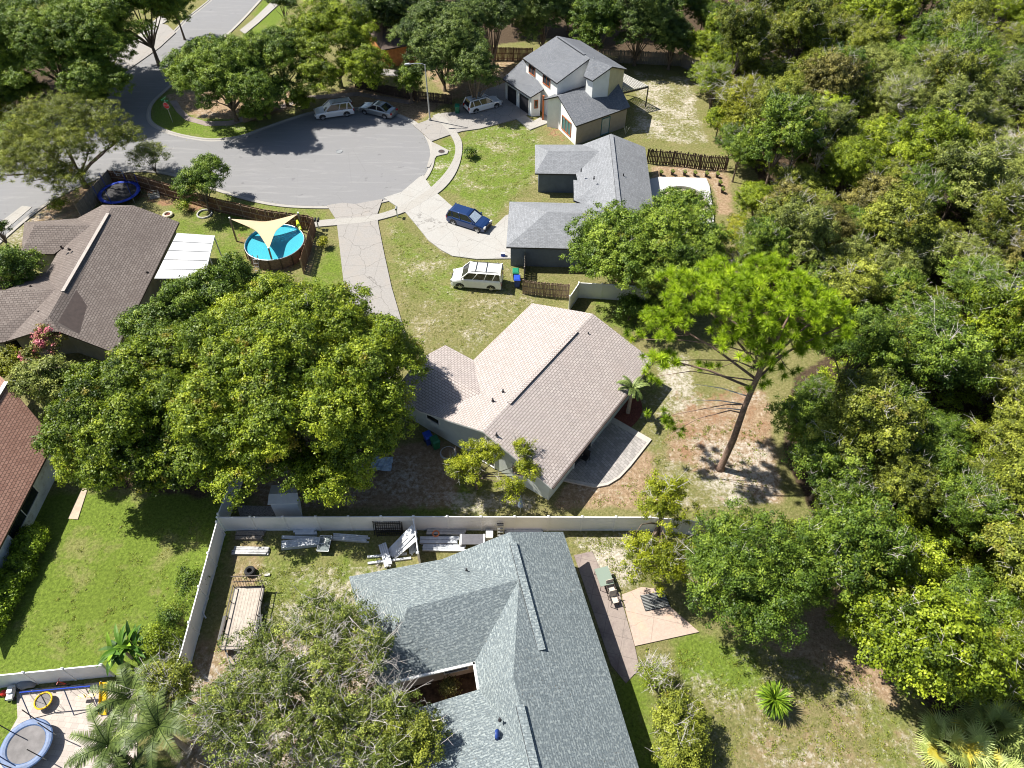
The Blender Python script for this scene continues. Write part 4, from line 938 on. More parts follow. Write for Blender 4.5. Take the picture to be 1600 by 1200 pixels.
own_tree('yellow_shrub', 'yellow green leafy bush at the left edge under the brown roof', 15, 575, 34, 3.5, L_yell, 16, .6, n=16, lr=(.35, .5), r0=.08, cat='bush')
own_tree('pink_flowering_tree', 'pink flowering crape myrtle below the brown roof', 76, 534, 22, 5.0, L_pink, 17, 2.2, n=12, lr=(.3, .45), r0=.08, dens=.6, subs=[(-25, 30, 16, 4)])
own_tree('shadow_tree', 'dark green tree at the left edge beside the brown house garage', 18, 425, 42, 6, L_deep, 18, 1.5, n=26, lr=(.28, .4), r0=.15)
own_tree('edge_tree', 'dark tree top at the left edge above the brown house', -8, 352, 18, 5, L_deep, 19, 1.5, n=10, lr=(.35, .5), r0=.12)
# lower left, airy grey-green oak
own_tree('mossy_oak', 'wide airy grey green oak with bare grey twigs over the lower yard', 480, 1085, 158, 7.6, L_moss, 21, 3.0, n=120, lr=(.09, .18), leaf=.085, dens=.46, r0=.38, nl=34, twigs=330, twig_m=M_barkg, tuft=.25, per=18,
         subs=[(-90, 25, 78, 7), (105, 75, 85, 7), (45, -90, 72, 6.8)], twig_len=1.5, fluff=.2)
own_tree('leafy_oak', 'greener small oak at the lower edge touching the blue grey roof', 640, 1170, 62, 6.2, L_olive, 22, 2.4, n=40, lr=(.18, .3), leaf=.09, tuft=.25, r0=.2, twigs=16, twig_m=M_barkg)
own_tree('willowy_oak', 'loose olive oak reaching over the white fence beside the palms', 272, 1072, 44, 6.0, L_olive, 23, 2.2, n=34, lr=(.18, .3), leaf=.09, tuft=.26, dens=.8, r0=.18, twigs=40, twig_m=M_barkg)
# top left
own_tree('street_oak', 'large dark oak in the top left corner', 66, 62, 124, 12, L_mid, 31, 1.8, n=120, lr=(.12, .22), dens=.85, r0=.4, subs=[(92, 10, 66, 12.5), (-60, 40, 60, 10), (88, 68, 52, 8)])
own_tree('street_oak', 'dark rounded oak on the verge beside the top left road', 214, 8, 68, 12.5, L_mid, 32, 3.4, n=80, lr=(.14, .25), r0=.28, subs=[(50, -5, 44, 9.5), (-60, 40, 40, 9)])
own_tree('verge_shrub', 'dark shrub on the verge where the two roads meet', 148, 158, 26, 3.2, L_deep, 44, .3, n=14, lr=(.3, .45), r0=.06, cat='bush')
own_tree('verge_shrub', 'dark shrub under the large corner oak at the left edge', 30, 142, 40, 4.0, L_deep, 45, .4, n=22, lr=(.25, .4), r0=.08, cat='bush')
own_tree('verge_tree', 'slim dark tree beside the pale driveway at the top of the road', 268, 0, 34, 8, L_deep, 33, 3, n=22, lr=(.28, .42), r0=.16)
own_tree('arching_oak', 'airy grey green oak with arching limbs left of the turning circle', 98, 222, 106, 9.0, L_olive, 34, 2.0, n=85, lr=(.10, .20), leaf=.09, dens=.5, fluff=.22, r0=.3, twigs=46, twig_m=M_barkg, subs=[(78, 5, 52, 7.5), (-60, 30, 56, 7), (0, 60, 44, 5.5)], tuft=.3)
own_tree('lime_shrub', 'bright lime shrub at the left edge behind the arching oak', 5, 180, 22, 3, L_yell, 35, .5, n=9, lr=(.4, .55), r0=.06, cat='bush')
own_tree('grey_shrub', 'pale thin leaved shrub on the road edge above the blue trampoline', 235, 248, 36, 3.4, L_grey, 36, .6, n=16, lr=(.3, .45), leaf=.09, dens=.5, r0=.06, twigs=30, twig_m=M_barkg, cat='bush')
own_tree('round_garden_tree', 'small dense green tree in a ring planter beside the plank fence', 312, 288, 36, 5.2, L_mid, 37, 1.6, n=26, lr=(.28, .42), leaf=.12, r0=.14, subs=[(16, -24, 22, 5.2)])
own_tree('corner_oak', 'bushy bright oak on the corner above the stop sign', 348, 118, 76, 9.5, L_mid, 38, 2.0, n=95, lr=(.12, .23), dens=.85, r0=.26, subs=[(48, 35, 42, 8), (-50, 0, 36, 7.5)])
own_tree('pale_oak', 'medium green tree right of the corner oak beside the turning circle', 432, 95, 56, 9, L_mid, 39, 2.5, n=44, lr=(.2, .34), r0=.22, subs=[(0, 50, 30, 5)])
own_tree('autumn_maple', 'tall yellow tinged tree behind the two cars parked at the kerb', 520, 62, 74, 10.5, L_bright, 40, 2.0, n=90, lr=(.13, .24), dens=.85, r0=.26, leaf=.12, subs=[(45, 45, 44, 8), (-20, 65, 36, 7)])
own_tree('young_tree', 'small dark tree on the bright lawn near the top road', 440, 6, 24, 5.5, L_deep, 41, 1.8, n=14, lr=(.3, .45), r0=.1)
own_tree('kerb_shrub', 'low green bush at the kerb left of the white car', 470, 160, 22, 2.2, L_bright, 42, .3, n=10, lr=(.35, .5), r0=.05, cat='bush')
own_tree('kerb_shrub', 'dark low shrub mass below the corner oak', 400, 172, 24, 2.4, L_mid, 43, .3, n=12, lr=(.35, .5), r0=.05, cat='bush')
# dark trees behind the lamp post and along the top
TOP = [(690, 70, 74, 11, L_dark, 'broad dark tree behind the lamp post'), (600, 20, 44, 10, L_dark, 'dark tree over the orange brick house'), (770, 30, 58, 11.5, L_dark, 'dark tree left of the white two storey house'),
       (740, 118, 40, 8, L_dark, 'lower dark tree behind the car on the driveway'), (850, 22, 50, 10, L_dark, 'dark tree just behind the charcoal gable'), (930, 38, 44, 9.5, L_mid, 'mid green tree behind the charcoal gable'),
       (1000, 35, 52, 10.5, L_dark, 'dark tree behind the grey board fence'), (1052, 62, 30, 7, L_dark, 'smaller dark tree at the corner of the sandy yard'), (660, -10, 44, 10, L_dark, 'dark tree cut by the top edge above the lamp post'),
       (890, -14, 50, 10, L_deep, 'deep green tree at the top edge above the charcoal gable'), (980, -18, 50, 10, L_dark, 'dark tree at the top edge above the sandy yard'), (1050, -2, 44, 10, L_deep, 'deep green tree at the top edge where the wood begins'),
       (565, -12, 36, 9, L_olive, 'olive tree at the top edge behind the yellow tinged tree'), (800, -20, 44, 10, L_deep, 'deep green tree at the top edge left of the gable'), (640, 128, 22, 4.5, L_mid, 'small green tree just left of the lamp post')]
for i, (x, y, r, H, m, l) in enumerate(TOP):
    own_tree('backyard_tree', l, x, y, r, H, m, 50 + i, base=1.0, n=60, lr=(.22, .36), r0=.22, group='trees behind the houses at the top', dens=.9)
# trees right of the grey house
own_tree('garden_oak', 'spreading mid green oak hiding the right part of the grey roofed house', 985, 390, 95, 8.5, L_mid, 71, 2.4, n=85, lr=(.16, .27), r0=.34, twigs=24, twig_m=M_barkg, subs=[(-40, 5, 58, 7), (60, -25, 62, 7.5), (70, 45, 52, 7), (84, -58, 40, 6.3), (108, -4, 44, 6.5)], dens=.62)
own_tree('garden_shrub', 'low green shrub below the garden oak beside the white fence', 985, 482, 24, 2.5, L_mid, 72, .4, n=12, lr=(.35, .5), r0=.06, cat='bush')
own_tree('garden_shrub', 'grey green shrub between the garden oak and the pine', 1020, 492, 28, 2.8, L_deep, 73, .4, n=12, lr=(.35, .5), r0=.06, cat='bush')
# ornamental by the main house
own_tree('golden_tree', 'small golden green tree at the gable of the beige roofed house', 742, 722, 46, 4.8, L_gold, 81, 2.0, n=30, lr=(.16, .28), leaf=.085, dens=.6, r0=.11, twigs=18, twig_m=M_barkg, tuft=.24, subs=[(75, -10, 26, 4.6), (55, 45, 22, 3.6), (85, 15, 22, 4.2), (-25, 15, 20, 4)], nl=16)
own_tree('bare_shrub', 'leafless grey shrub at the garage corner of the beige roofed house', 615, 640, 26, 4.2, L_mid, 82, 1.2, n=10, lr=(.3, .42), leaf=.08, dens=.10, r0=.08, twigs=60, twig_m=M_barkg, cat='bush', twig_len=1.5)
# trees lower middle and right
own_tree('yellow_tree', 'bright yellow green loose tree crossing the long white fence', 1038, 790, 52, 5.6, L_gold, 91, 2.2, n=36, lr=(.2, .34), leaf=.095, dens=.6, r0=.14, twigs=40, twig_m=M_barkg, tuft=.26, subs=[(-15, 85, 56, 4.6)])
own_tree('round_oak', 'big dense round oak beside the pinkish patio slab', 1175, 895, 108, 8.0, L_mid, 92, 1.6, n=120, lr=(.11, .22), dens=.75, fluff=.2, leaf=.10, r0=.34, tuft=.3, subs=[(-55, -10, 52, 6.5), (72, -10, 64, 7), (0, 55, 55, 6)], twigs=16, twig_m=M_barkg)
own_tree('sparse_shrub', 'sparse nearly bare shrub below the pinkish slab', 1020, 1058, 26, 2.4, L_bright, 93, .6, n=12, lr=(.3, .42), leaf=.07, dens=.22, r0=.07, twigs=50, twig_m=M_barkg, cat='bush', twig_len=.8)
own_tree('golden_bush', 'yellow tinged bush with grey bare twigs beside the blue grey roof', 1055, 1130, 44, 3.2, L_olive, 94, .5, n=26, lr=(.25, .4), leaf=.09, tuft=.24, r0=.09, twigs=26, twig_m=M_barkg, cat='bush', subs=[(8, 45, 42, 3)], twig_len=1.2)
own_tree('fence_shrub', 'dark green shrub at the white fence on the green lawn', 275, 965, 28, 2.2, L_deep, 95, .2, n=14, lr=(.3, .45), r0=.05, leaf=.1, cat='bush', subs=[(18, -55, 20, 2)])
own_tree('fence_shrub', 'bright green shrub behind the banana plants on the green lawn', 248, 1010, 30, 2.4, L_bright, 96, .2, n=14, lr=(.3, .45), r0=.05, leaf=.1, cat='bush')
own_tree('yard_bush', 'small dark round bush on the front lawn beside the curved sidewalk', 736, 238, 11, 1.1, L_deep, 97, .1, n=8, lr=(.4, .55), r0=.03, leaf=.12, cat='bush')
own_tree('court_bush', 'brown leafed bush in the notched court of the blue grey house', 700, 1075, 16, 1.5, L_brown, 98, .1, n=8, lr=(.4, .5), r0=.03, leaf=.08, cat='bush')
own_tree('flower_bush', 'small yellow green bush beside the pool fence', 503, 379, 9, 1.0, L_yell, 99, .1, n=6, lr=(.4, .55), r0=.02, leaf=.1, cat='bush')
own_tree('low_bush', 'small green bush left of the round garden tree', 286, 323, 11, 1.1, L_bright, 100, .1, n=6, lr=(.4, .55), r0=.02, leaf=.1, cat='bush')
own_tree('roofside_shrub', 'low green shrubs along the brown house drive', 92, 318, 18, 1.3, L_bright, 101, .1, n=8, lr=(.35, .5), r0=.03, leaf=.1, cat='bush')
# hedge
def hedge():
    a, b = G(60, 842), G(2, 965); n = 16; d = (b - a); g = np.random.default_rng(5)
    L = [(d.x * k / n + g.normal(0, .12), d.y * k / n + g.normal(0, .12), .75 + g.normal(0, .1), .75) for k in range(n + 4)]
    L += [(x + .5, y - .1, z * .9, .6) for x, y, z, r in L[::2]]
    cm = crown_mesh('hedge_leaves', L, L_hedge, 5, .10, 1.1, .26, 22, low=-.6)
    mb = MB()
    for k in range(0, n + 3, 2): mb.cyl((d.x * k / n, d.y * k / n, 0), (d.x * k / n, d.y * k / n, .8), .05, M_bark, n=6)
    t = thing('hedge', 'long loose bright green hedge beside the terracotta roofed house', 'hedge', (a.x, a.y, 0)); mb.build('stem', t, local=True)
    o = bpy.data.objects.new('foliage', cm); col.objects.link(o); o.parent = t
hedge()

# the tall pine
def pine():
    b = G(1125, 732); g = np.random.default_rng(77); r_ = random.Random(77)
    t = thing('tall_pine', 'tall pine with bare reddish trunk and bright needle tufts beyond the paver patio', 'pine tree', (b.x, b.y, 0))
    z1 = zat(b, 560); mb = MB()
    top = z1 + 3.6
    path = [V(0, 0, -.1), V(.02, 0, .3), V(.22, .1, z1 * .3), V(.12, .1, z1 * .6), V(.28, .1, z1), V(.6, .2, (z1 + top) / 2), V(.8, .3, top)]
    mb.tube(path, [.45, .27, .24, .20, .16, .11, .04], M_barkp, 10)
    tufts = []
    def at(cx, cy, z): p = G(cx, cy, z); return Vector((p.x - b.x, p.y - b.y, z))
    cz = z1 + 2.2; n = 0
    main = [(1175, 470, cz + 1.5, 70), (1100, 470, cz, 62), (1240, 470, cz, 68), (1170, 530, cz - 1.5, 60), (1295, 480, cz - .5, 40), (1040, 500, cz - 1.5, 40), (1035, 560, cz - 3, 26), (1210, 430, cz + 1, 52), (1260, 530, cz - 2, 45), (1130, 430, cz, 45), (1315, 510, cz - 1, 24), (1060, 440, cz - .5, 34), (1200, 510, cz, 45)]
    for (cx, cy, z, r) in main:
        c = at(cx, cy, z); k = 1 / px_of(c + b)[2]; R_ = r * k; nn = int(24 * R_ * R_ * .62) + 4
        s = V(.25 + (z - z1) * .06, .12, max(z1 * .62, z - 2.0 - r_.random()))
        mb.tube([s, s.lerp(c, .5) + V(0, 0, .3), c], [.10, .07, .035], M_barkp, 6)
        for _ in range(nn):
            dv = Vector(nrm(g.normal(0, 1, (1, 3)))[0]); rr = R_ * r_.random() ** .45; q = c + Vector((dv.x * rr, dv.y * rr, abs(dv.z) * rr * .55 - .2)); tufts.append(q)
            if _ % 3 == 0: mb.tube([s.lerp(c, .75), q], [.035, .015], M_barkp, 4, cap=False)
    for (cx, cy, z) in ((1012, 590, z1 * .62), (1030, 652, z1 * .42), (1050, 676, z1 * .34), (1024, 566, z1 * .7), (1000, 530, z1 * .8), (1115, 578, z1 * .85), (1200, 572, z1 * .9), (1232, 578, z1 * .95), (1188, 602, z1 * .8)):
        c = at(cx, cy, z); s = V(.2, .1, min(z1 * 1.05, z + 2.4)); mb.tube([s, s.lerp(c, .25) + V(r_.uniform(-.3, .3), r_.uniform(-.3, .3), .55), s.lerp(c, .6) + V(r_.uniform(-.3, .3), r_.uniform(-.4, .4), .45), c], [.06, .045, .03, .015], M_barkp, 5)
        for _ in range(5): tufts.append(c + Vector((r_.uniform(-.9, .9), r_.uniform(-.6, .6), r_.uniform(-.3, .4))))
    for (cx, cy, z) in ((1085, 600, z1 * .62), (1105, 640, z1 * .5), (1080, 625, z1 * .55)):        # bare dead limbs
        c = at(cx, cy, z); s = V(.12, .1, z + .8); mb.tube([s, s.lerp(c, .5) + V(0, 0, .2), c], [.05, .035, .012], M_barkg, 5)
    mb.build('trunk', t, local=True, smooth=True)
    T = np.array([tuple(q) for q in tufts]); K = 120; n = len(T)
    d = nrm(g.normal(0, 1, (n * K, 3)) + np.array([0, 0, .45])); o = np.repeat(T, K, 0); ln = g.uniform(.26, .46, n * K)[:, None]
    side = nrm(np.cross(d, g.normal(0, 1, (n * K, 3)))) * .016
    co = np.stack([o - side, o + side, o + d * ln + side * .4, o + d * ln - side * .4], 1).reshape(-1, 3)
    ti = np.clip(np.repeat(.5 + g.normal(0, .16, n), K) + g.normal(0, .12, n * K), 0, 1)
    me = fast_mesh('pine_crown', co, np.arange(n * K * 4).reshape(-1, 4), L_pine, ti, np.repeat(g.uniform(0, 1, n), K))
    c = bpy.data.objects.new('crown', me); col.objects.link(c); c.parent = t
pine()

# palms ------------------------------------------------------------
def frond_set(base, n, length, m, seed, droop=1.2, leaflet=.5, rise=.9, k=40, width=.06, phi=None, tilt=(.2, 1.1)):
    """feather fronds as arched ribs with paired leaflets; returns coords, quads, tints, ribs"""
    g = random.Random(seed); C, T, ribs = [], [], []
    for i in range(n):
        a = 2 * math.pi * i / n * 1.618 * 3 + g.uniform(-.2, .2) if phi is None else phi[i]; el = g.uniform(*tilt); L = length * g.uniform(.8, 1.1)
        h = Vector((math.cos(a), math.sin(a), 0)); pts = []; p = Vector(base); d = (h * math.cos(el) + Vector((0, 0, math.sin(el)))).normalized()
        for s in range(k + 1): pts.append(p.copy()); p = p + d * (L / k); d = (d + Vector((0, 0, -droop / k)) * (1 + s / k)).normalized()
        ribs.append(pts); tt = .5 + g.gauss(0, .15)
        for s in range(3, k):
            f = s / k; ll = leaflet * math.sin(min(1, f * 1.4 + .15) * math.pi * .62) * (1.15 - f * .7); dd = (pts[s + 1] - pts[s]).normalized() if s < k else d; sd = dd.cross(Vector((0, 0, 1))).normalized()
            for sg in (-1, 1):
                dirv = (sd * sg + dd * .55 + Vector((0, 0, g.uniform(-.55, .1)))).normalized(); wv = dd * width
                C += [pts[s] - wv * .5, pts[s] + wv * .5, pts[s] + dirv * ll + wv * .2, pts[s] + dirv * ll - wv * .2]; T.append(min(1, max(0, tt + g.gauss(0, .1))))
    return C, T, ribs
def feather_palm(label, cx, cy, h, length, n, seed, name='queen_palm', trunk_r=.13, leaflet=.5, lean=(0, 0), base=None):
    p = base or place(cx, cy, h); t = thing(name, label, 'palm tree', (p.x, p.y, 0)); top = Vector((lean[0], lean[1], h))
    C, T, ribs = frond_set(top, n, length, L_palm, seed, leaflet=leaflet)
    mb = MB(); mb.tube([(0, 0, 0), top * .5, top], [trunk_r * 1.3, trunk_r, trunk_r * .9], M_palmbark, 9)
    for r_ in ribs: q = r_[::4]; mb.tube(q, [.03 - .022 * i / len(q) for i in range(len(q))], L_palm, 4, cap=False)
    mb.build('trunk', t, local=True)
    co = np.array([tuple(v) for v in C]); me = fast_mesh(name + '_crown', co, np.arange(len(co)).reshape(-1, 4), L_palm, np.array(T), np.zeros(len(T)))
    o = bpy.data.objects.new('crown', me); col.objects.link(o); o.parent = t
feather_palm('feathery queen palm nearest the play patio, lowest of the palms', 170, 1165, 4.2, 2.6, 18, 1)
feather_palm('feathery queen palm beside the yellow slide', 205, 1090, 4.0, 2.5, 18, 2)
feather_palm('feathery queen palm against the mossy oak', 248, 1135, 4.8, 2.6, 18, 3)
feather_palm('small feathery palm cut by the lower edge', 205, 1205, 3.2, 2.2, 14, 4)
feather_palm('slim palm with thick pale trunk at the patio corner of the beige roofed house', 984, 598, 3.0, 1.5, 14, 5, 'slim_palm', .14, .28, base=G(981, 645))
def fan_palm(label, cx, cy, z, fans, seed, R_=1.1, m=None):
    b = place(cx, cy, z * .6); g = random.Random(seed); t = thing('fan_palm', label, 'palm bush', (b.x, b.y, 0)); C, T = [], []; mb = MB()
    for i in range(fans):
        a = g.uniform(0, 6.28); el = g.uniform(.15, 1.25); L = g.uniform(.9, 1.6); d = Vector((math.cos(a) * math.cos(el), math.sin(a) * math.cos(el), math.sin(el)))
        s = V(g.uniform(-.5, .5), g.uniform(-.4, .4), .15); e = s + d * L; mb.tube([s, e], [.02, .014], L_fan, 4, cap=False); tt = .5 + g.gauss(0, .2)
        side = d.cross(Vector((0, 0, 1))).normalized(); nn = side.cross(d).normalized(); nb = 26
        for k in range(nb):
            th = (k / (nb - 1) - .5) * 4.4; bd = (d * math.cos(th) + side * math.sin(th) - nn * .12).normalized(); pe = bd.cross(nn).normalized(); ln = R_ * g.uniform(.75, 1) * (1 - .18 * abs(th) / 2.2)
            m1 = e + bd * ln * .55; tip = e + bd * ln + Vector((0, 0, -.16 * ln))
            C += [e - pe * .006, e + pe * .006, m1 + pe * .035, m1 - pe * .035, m1 - pe * .035, m1 + pe * .035, tip + pe * .006, tip - pe * .006]; v = min(1, max(0, tt + g.gauss(0, .1))); T += [v, v]
    mb.build('stalk', t, local=True); co = np.array([tuple(v) for v in C])
    me = fast_mesh('fans', co, np.arange(len(co)).reshape(-1, 4), m or L_fan, np.array(T), np.repeat([g.random() for _ in range(len(T) // 52 + 1)], 52)[:len(T)])
    o = bpy.data.objects.new('fronds', me); col.objects.link(o); o.parent = t
fan_palm('silvery fan palm clump at the lower right corner', 1560, 1140, 1.8, 34, 1, 1.25)
fan_palm('yellowing fan palm clump at the lower right', 1490, 1160, 1.4, 24, 2, 1.2)
fan_palm('greenish fan palm clump cut by the lower edge at right', 1545, 1200, 1.3, 22, 3, 1.1)
def strap_palm():
    b = place(1211, 1092, 1.1); t = thing('strap_leaf_palm', 'round rosette of strap leaves standing alone on the sandy lawn', 'palm bush', (b.x, b.y, 0)); g = random.Random(9)
    mb = MB(); mb.tube([(0, 0, 0), (0, 0, .5), (0, 0, 1.0)], [.16, .13, .1], M_palmbark, 8); mb.build('trunk', t, local=True); C, T = [], []
    for i in range(230):
        a = g.uniform(0, 6.28); el = math.asin(g.uniform(-.35, .98)); L = g.uniform(1.0, 1.22); d = Vector((math.cos(a) * math.cos(el), math.sin(a) * math.cos(el), math.sin(el))); p = V(0, 0, 1.0)
        s = d.cross(Vector((0, 0, 1))).normalized(); pts = []
        for k in range(5): pts.append(p.copy()); p = p + d * L / 4; d = (d + V(0, 0, -.16)).normalized()
        wd = [.025, .04, .036, .026, .004]
        for k in range(4): C += [pts[k] - s * wd[k], pts[k] + s * wd[k], pts[k + 1] + s * wd[k + 1], pts[k + 1] - s * wd[k + 1]]; T.append(.5 + g.gauss(0, .2))
    co = np.array([tuple(v) for v in C]); me = fast_mesh('rosette', co, np.arange(len(co)).reshape(-1, 4), L_sago, np.clip(np.array(T), 0, 1), np.zeros(len(T))); o = bpy.data.objects.new('crown', me); col.objects.link(o); o.parent = t
strap_palm()
def banana():
    b = G(205, 1030); t = thing('banana_plant', 'clump of banana plants with long dark leaves beside the white fence corner', 'banana plant', (b.x, b.y, 0)); g = random.Random(4); mb = MB(); C, T = [], []
    for j in range(5):
        s = V(g.uniform(-.8, .8), g.uniform(-.3, .6), 0); h = g.uniform(1.2, 2.0); mb.tube([s, s + V(0, 0, h)], [.11, .07], M_palmbark, 8)
        for i in range(9):
            a = g.uniform(0, 6.28); el = g.uniform(.2, 1.2); L = g.uniform(1.1, 1.7); d = Vector((math.cos(a) * math.cos(el), math.sin(a) * math.cos(el), math.sin(el))); p = s + V(0, 0, h); side = d.cross(Vector((0, 0, 1))).normalized(); pts = []; tt = .5 + g.gauss(0, .25)
            for k in range(8): pts.append(p.copy()); p = p + d * L / 7; d = (d + V(0, 0, -.17)).normalized()
            wd = [.02, .07, .11, .13, .13, .11, .07, .01]
            for k in range(7):
                for sg in (-1, 1):
                    u0, u1 = side * sg * wd[k] + V(0, 0, .05 * wd[k] * 5), side * sg * wd[k + 1] + V(0, 0, .05 * wd[k + 1] * 5); C += [pts[k], pts[k + 1], pts[k + 1] + u1, pts[k] + u0]; T.append(tt)
    mb.build('stem', t, local=True); co = np.array([tuple(v) for v in C]); me = fast_mesh('banana_leaf', co, np.arange(len(co)).reshape(-1, 4), L_banana, np.clip(np.array(T), 0, 1), np.zeros(len(T))); o = bpy.data.objects.new('foliage', me); col.objects.link(o); o.parent = t
banana()

# the wood on the right: a kit of crowns, one top-level tree each
def forest():
    g = np.random.default_rng(2024); kit = []
    for i in range(9):
        R_ = 2.6; H = [5.5, 6.5, 7.5, 6, 7, 5, 6.5, 7.2, 5.2][i]
        L = round_lumps(R_, H, H * .28, [26, 34, 40, 30, 24, 34, 44, 30, 38][i], g, [(.26, .42), (.22, .38), (.2, .33), (.24, .4), (.28, .46), (.2, .36), (.18, .3), (.25, .4), (.2, .32)][i])
        tw = [24, 8, 30, 60, 16, 12, 24, 90, 18][i]
        kit.append((trunk_mesh('wood_trunk', L, M_bark, i, .13, H * .3, 8, twigs=tw, twig_m=M_barkg, twig_len=1.2), crown_mesh('wood_crown', L, L_mid, 300 + i, [.098, .09, .105, .085, .11, .098, .09, .08, .10][i], [1, 1, .95, .75, 1, 1, 1, .5, 1][i], .27, 24, fluff=.28), H))
    looks = [(L_mid, 'mid green'), (L_bright, 'bright green'), (L_deep, 'deep green'), (L_olive, 'olive green'), (L_grey, 'grey green'), (L_yell, 'yellow green'), (L_brown, 'brownish')]
    marks = [(-200, 55, 'the top edge'), (55, 130, 'the charcoal gable roofs'), (130, 205, 'the sandy back yard'), (205, 275, 'the dark ragged fence'), (275, 345, 'the drained pool terrace'), (345, 430, 'the spreading garden oak'),
             (430, 520, 'the crown of the tall pine'), (520, 610, 'the beige roof'), (610, 700, 'the trunk of the pine'), (700, 790, 'the pine foot'), (790, 880, 'the long white fence'), (880, 970, 'the chairs on the path'), (970, 1060, 'the round oak foot'), (1060, 1400, 'the strap leaf rosette')]
    # left border of the wood for each photo row (crown edge)
    edge = [(-60, 1080), (0, 1082), (60, 1085), (110, 1085), (150, 1105), (200, 1125), (250, 1150), (300, 1160), (350, 1140), (400, 1150), (440, 1200), (500, 1330), (560, 1335), (600, 1245), (650, 1225), (700, 1225), (760, 1255), (820, 1275), (870, 1288), (930, 1315), (990, 1345), (1040, 1380), (1090, 1425), (1130, 1500), (1300, 1640)]
    pts, band = [], {}; tries = 0
    while tries < 9000:
        tries += 1; py = g.uniform(-40, 1190); px = g.uniform(1080, 1690); ex = np.interp(py, [e[0] for e in edge], [e[1] for e in edge])
        hc = 4.2; p = G(px, py, hc); k = px_of(p)[2]; lvl = ex + 1.25 * k * .9
        if px < lvl or px > 1640 + k * 1.5 or (py > 1035 and px > 1425 and px < 1680): continue
        near = (px - ex) < 70
        sp = (2.6 if near else 3.2) * (1.0 + max(0, (110 - py)) * .0025)
        if any((p.x - q[0]) ** 2 + (p.y - q[1]) ** 2 < sp * sp for q in pts): continue
        pts.append((p.x, p.y, px, py, ex))
    for (x, y, px, py, ex) in pts:
        for i, (a, b, nm) in enumerate(marks):
            if a <= py < b: band.setdefault(i, []).append((px, x, y, py, ex))
    words_ = ['first', 'second', 'third', 'fourth', 'fifth', 'sixth', 'seventh', 'eighth', 'ninth', 'tenth', 'eleventh', 'twelfth', 'thirteenth', 'fourteenth', 'fifteenth', 'sixteenth', 'seventeenth', 'eighteenth', 'nineteenth', 'twentieth'] + ['number %d' % k for k in range(21, 60)]
    cnt = 0
    for i, lst in band.items():
        lst.sort()
        for j, (px, x, y, py, ex) in enumerate(lst):
            k = int(g.integers(0, 9)); tm, cm, H = kit[k]
            f = px - ex
            big = noise2(x * .06, y * .06)
            if f < 60: li = [1, 5, 1, 0, 1][int(g.integers(0, 5))] if 60 < py < 420 or py > 930 else [0, 1, 2, 3][int(g.integers(0, 4))]
            elif 130 < py < 420: li = [4, 3, 4, 4][int(g.integers(0, 4))] if big > .45 else [3, 0, 3, 6, 1][int(g.integers(0, 5))]
            elif py <= 130: li = [0, 3, 3, 1, 0][int(g.integers(0, 5))]
            elif 420 <= py < 850: li = [0, 3, 1, 0, 3, 3][int(g.integers(0, 6))]
            else: li = [1, 0, 3, 3, 1][int(g.integers(0, 5))]
            m, ln = looks[li]; s = g.uniform(.8, 1.35) * (.8 if f < 50 else 1)
            tree_at('wood_tree', '%s wood tree level with %s, %s from the edge' % (ln, marks[i][2], words_[j]), (x, y), tm, cm, 'trees of the wood on the right', 'tree', g.uniform(0, 6.28), s, m, g.uniform(.75, 1.4)); cnt += 1
    print('wood trees', cnt)
    # undergrowth between the stems
    U = []; 
    for _ in range(9000):
        py = g.uniform(-60, 1230); px = g.uniform(1060, 1780); ex = np.interp(py, [e[0] for e in edge], [e[1] for e in edge]) + 6
        if px > ex + abs(g.normal(0, 14)) and not (py > 1100 and px > 1440): q = G(px, py); U.append((q.x, q.y, g.uniform(.3, 1.6 if px - ex < 60 else 2.6), g.uniform(.4, .9)))
        if len(U) > 2400: break
    cm = crown_mesh('undergrowth', U, L_bright, 900, .12, .5, .3, 14, low=-.2)
    o = bpy.data.objects.new('undergrowth', cm); col.objects.link(o); tag(o, 'tangled low green undergrowth on the floor of the wood', 'undergrowth', None, 'stuff')
    # bleached dead trees and fallen stems
    for i, (x, y, hh, l) in enumerate(((1285, 235, 6, 'bleached dead shrub amid the wood level with the dark fence'), (1360, 245, 6, 'second bleached dead shrub right of the first, level with the dark fence'), (1092, 362, 5, 'pale dead tree right of the garden oak'), (1150, 405, 5, 'small dead tree above the pine crown'), (1490, 20, 8, 'leaning bare stem near the top right corner'), (1470, 290, 6.5, 'tangle of bare branches deep in the wood'), (1440, 80, 8, 'bare snag near the top right'))):
        p = place(x, y, hh * .8); r_ = random.Random(i + 60); mb = MB(); mb.tube([(0, 0, 0), (.2, .1, hh * .4), (.1, .3, hh * .7)], [.12, .1, .06], M_barkg, 6)
        for _ in range(16):
            a = r_.uniform(0, 6.28); s = V(.15, .2, hh * r_.uniform(.4, .7)); e = s + Vector((math.cos(a), math.sin(a), r_.uniform(.5, 1.4))) * hh * .2; mb.tube([s, s.lerp(e, .5) + V(0, 0, .2), e], [.05, .04, .02], M_barkg, 4)
            for _j in range(4): q = s.lerp(e, r_.uniform(.4, 1)); mb.tube([q, q + Vector((r_.uniform(-1, 1), r_.uniform(-1, 1), r_.uniform(.1, 1))) * .9], [.022, .01], M_barkg, 3, cap=False)
        t = thing('dead_tree', l, 'dead tree', (p.x, p.y, 0)); mb.build('trunk', t, local=True)
def noise2(x, y): return .5 + .5 * math.sin(x * 3.1 + math.sin(y * 2.3) * 1.7) * math.cos(y * 2.7 + math.sin(x * 1.9))
forest()

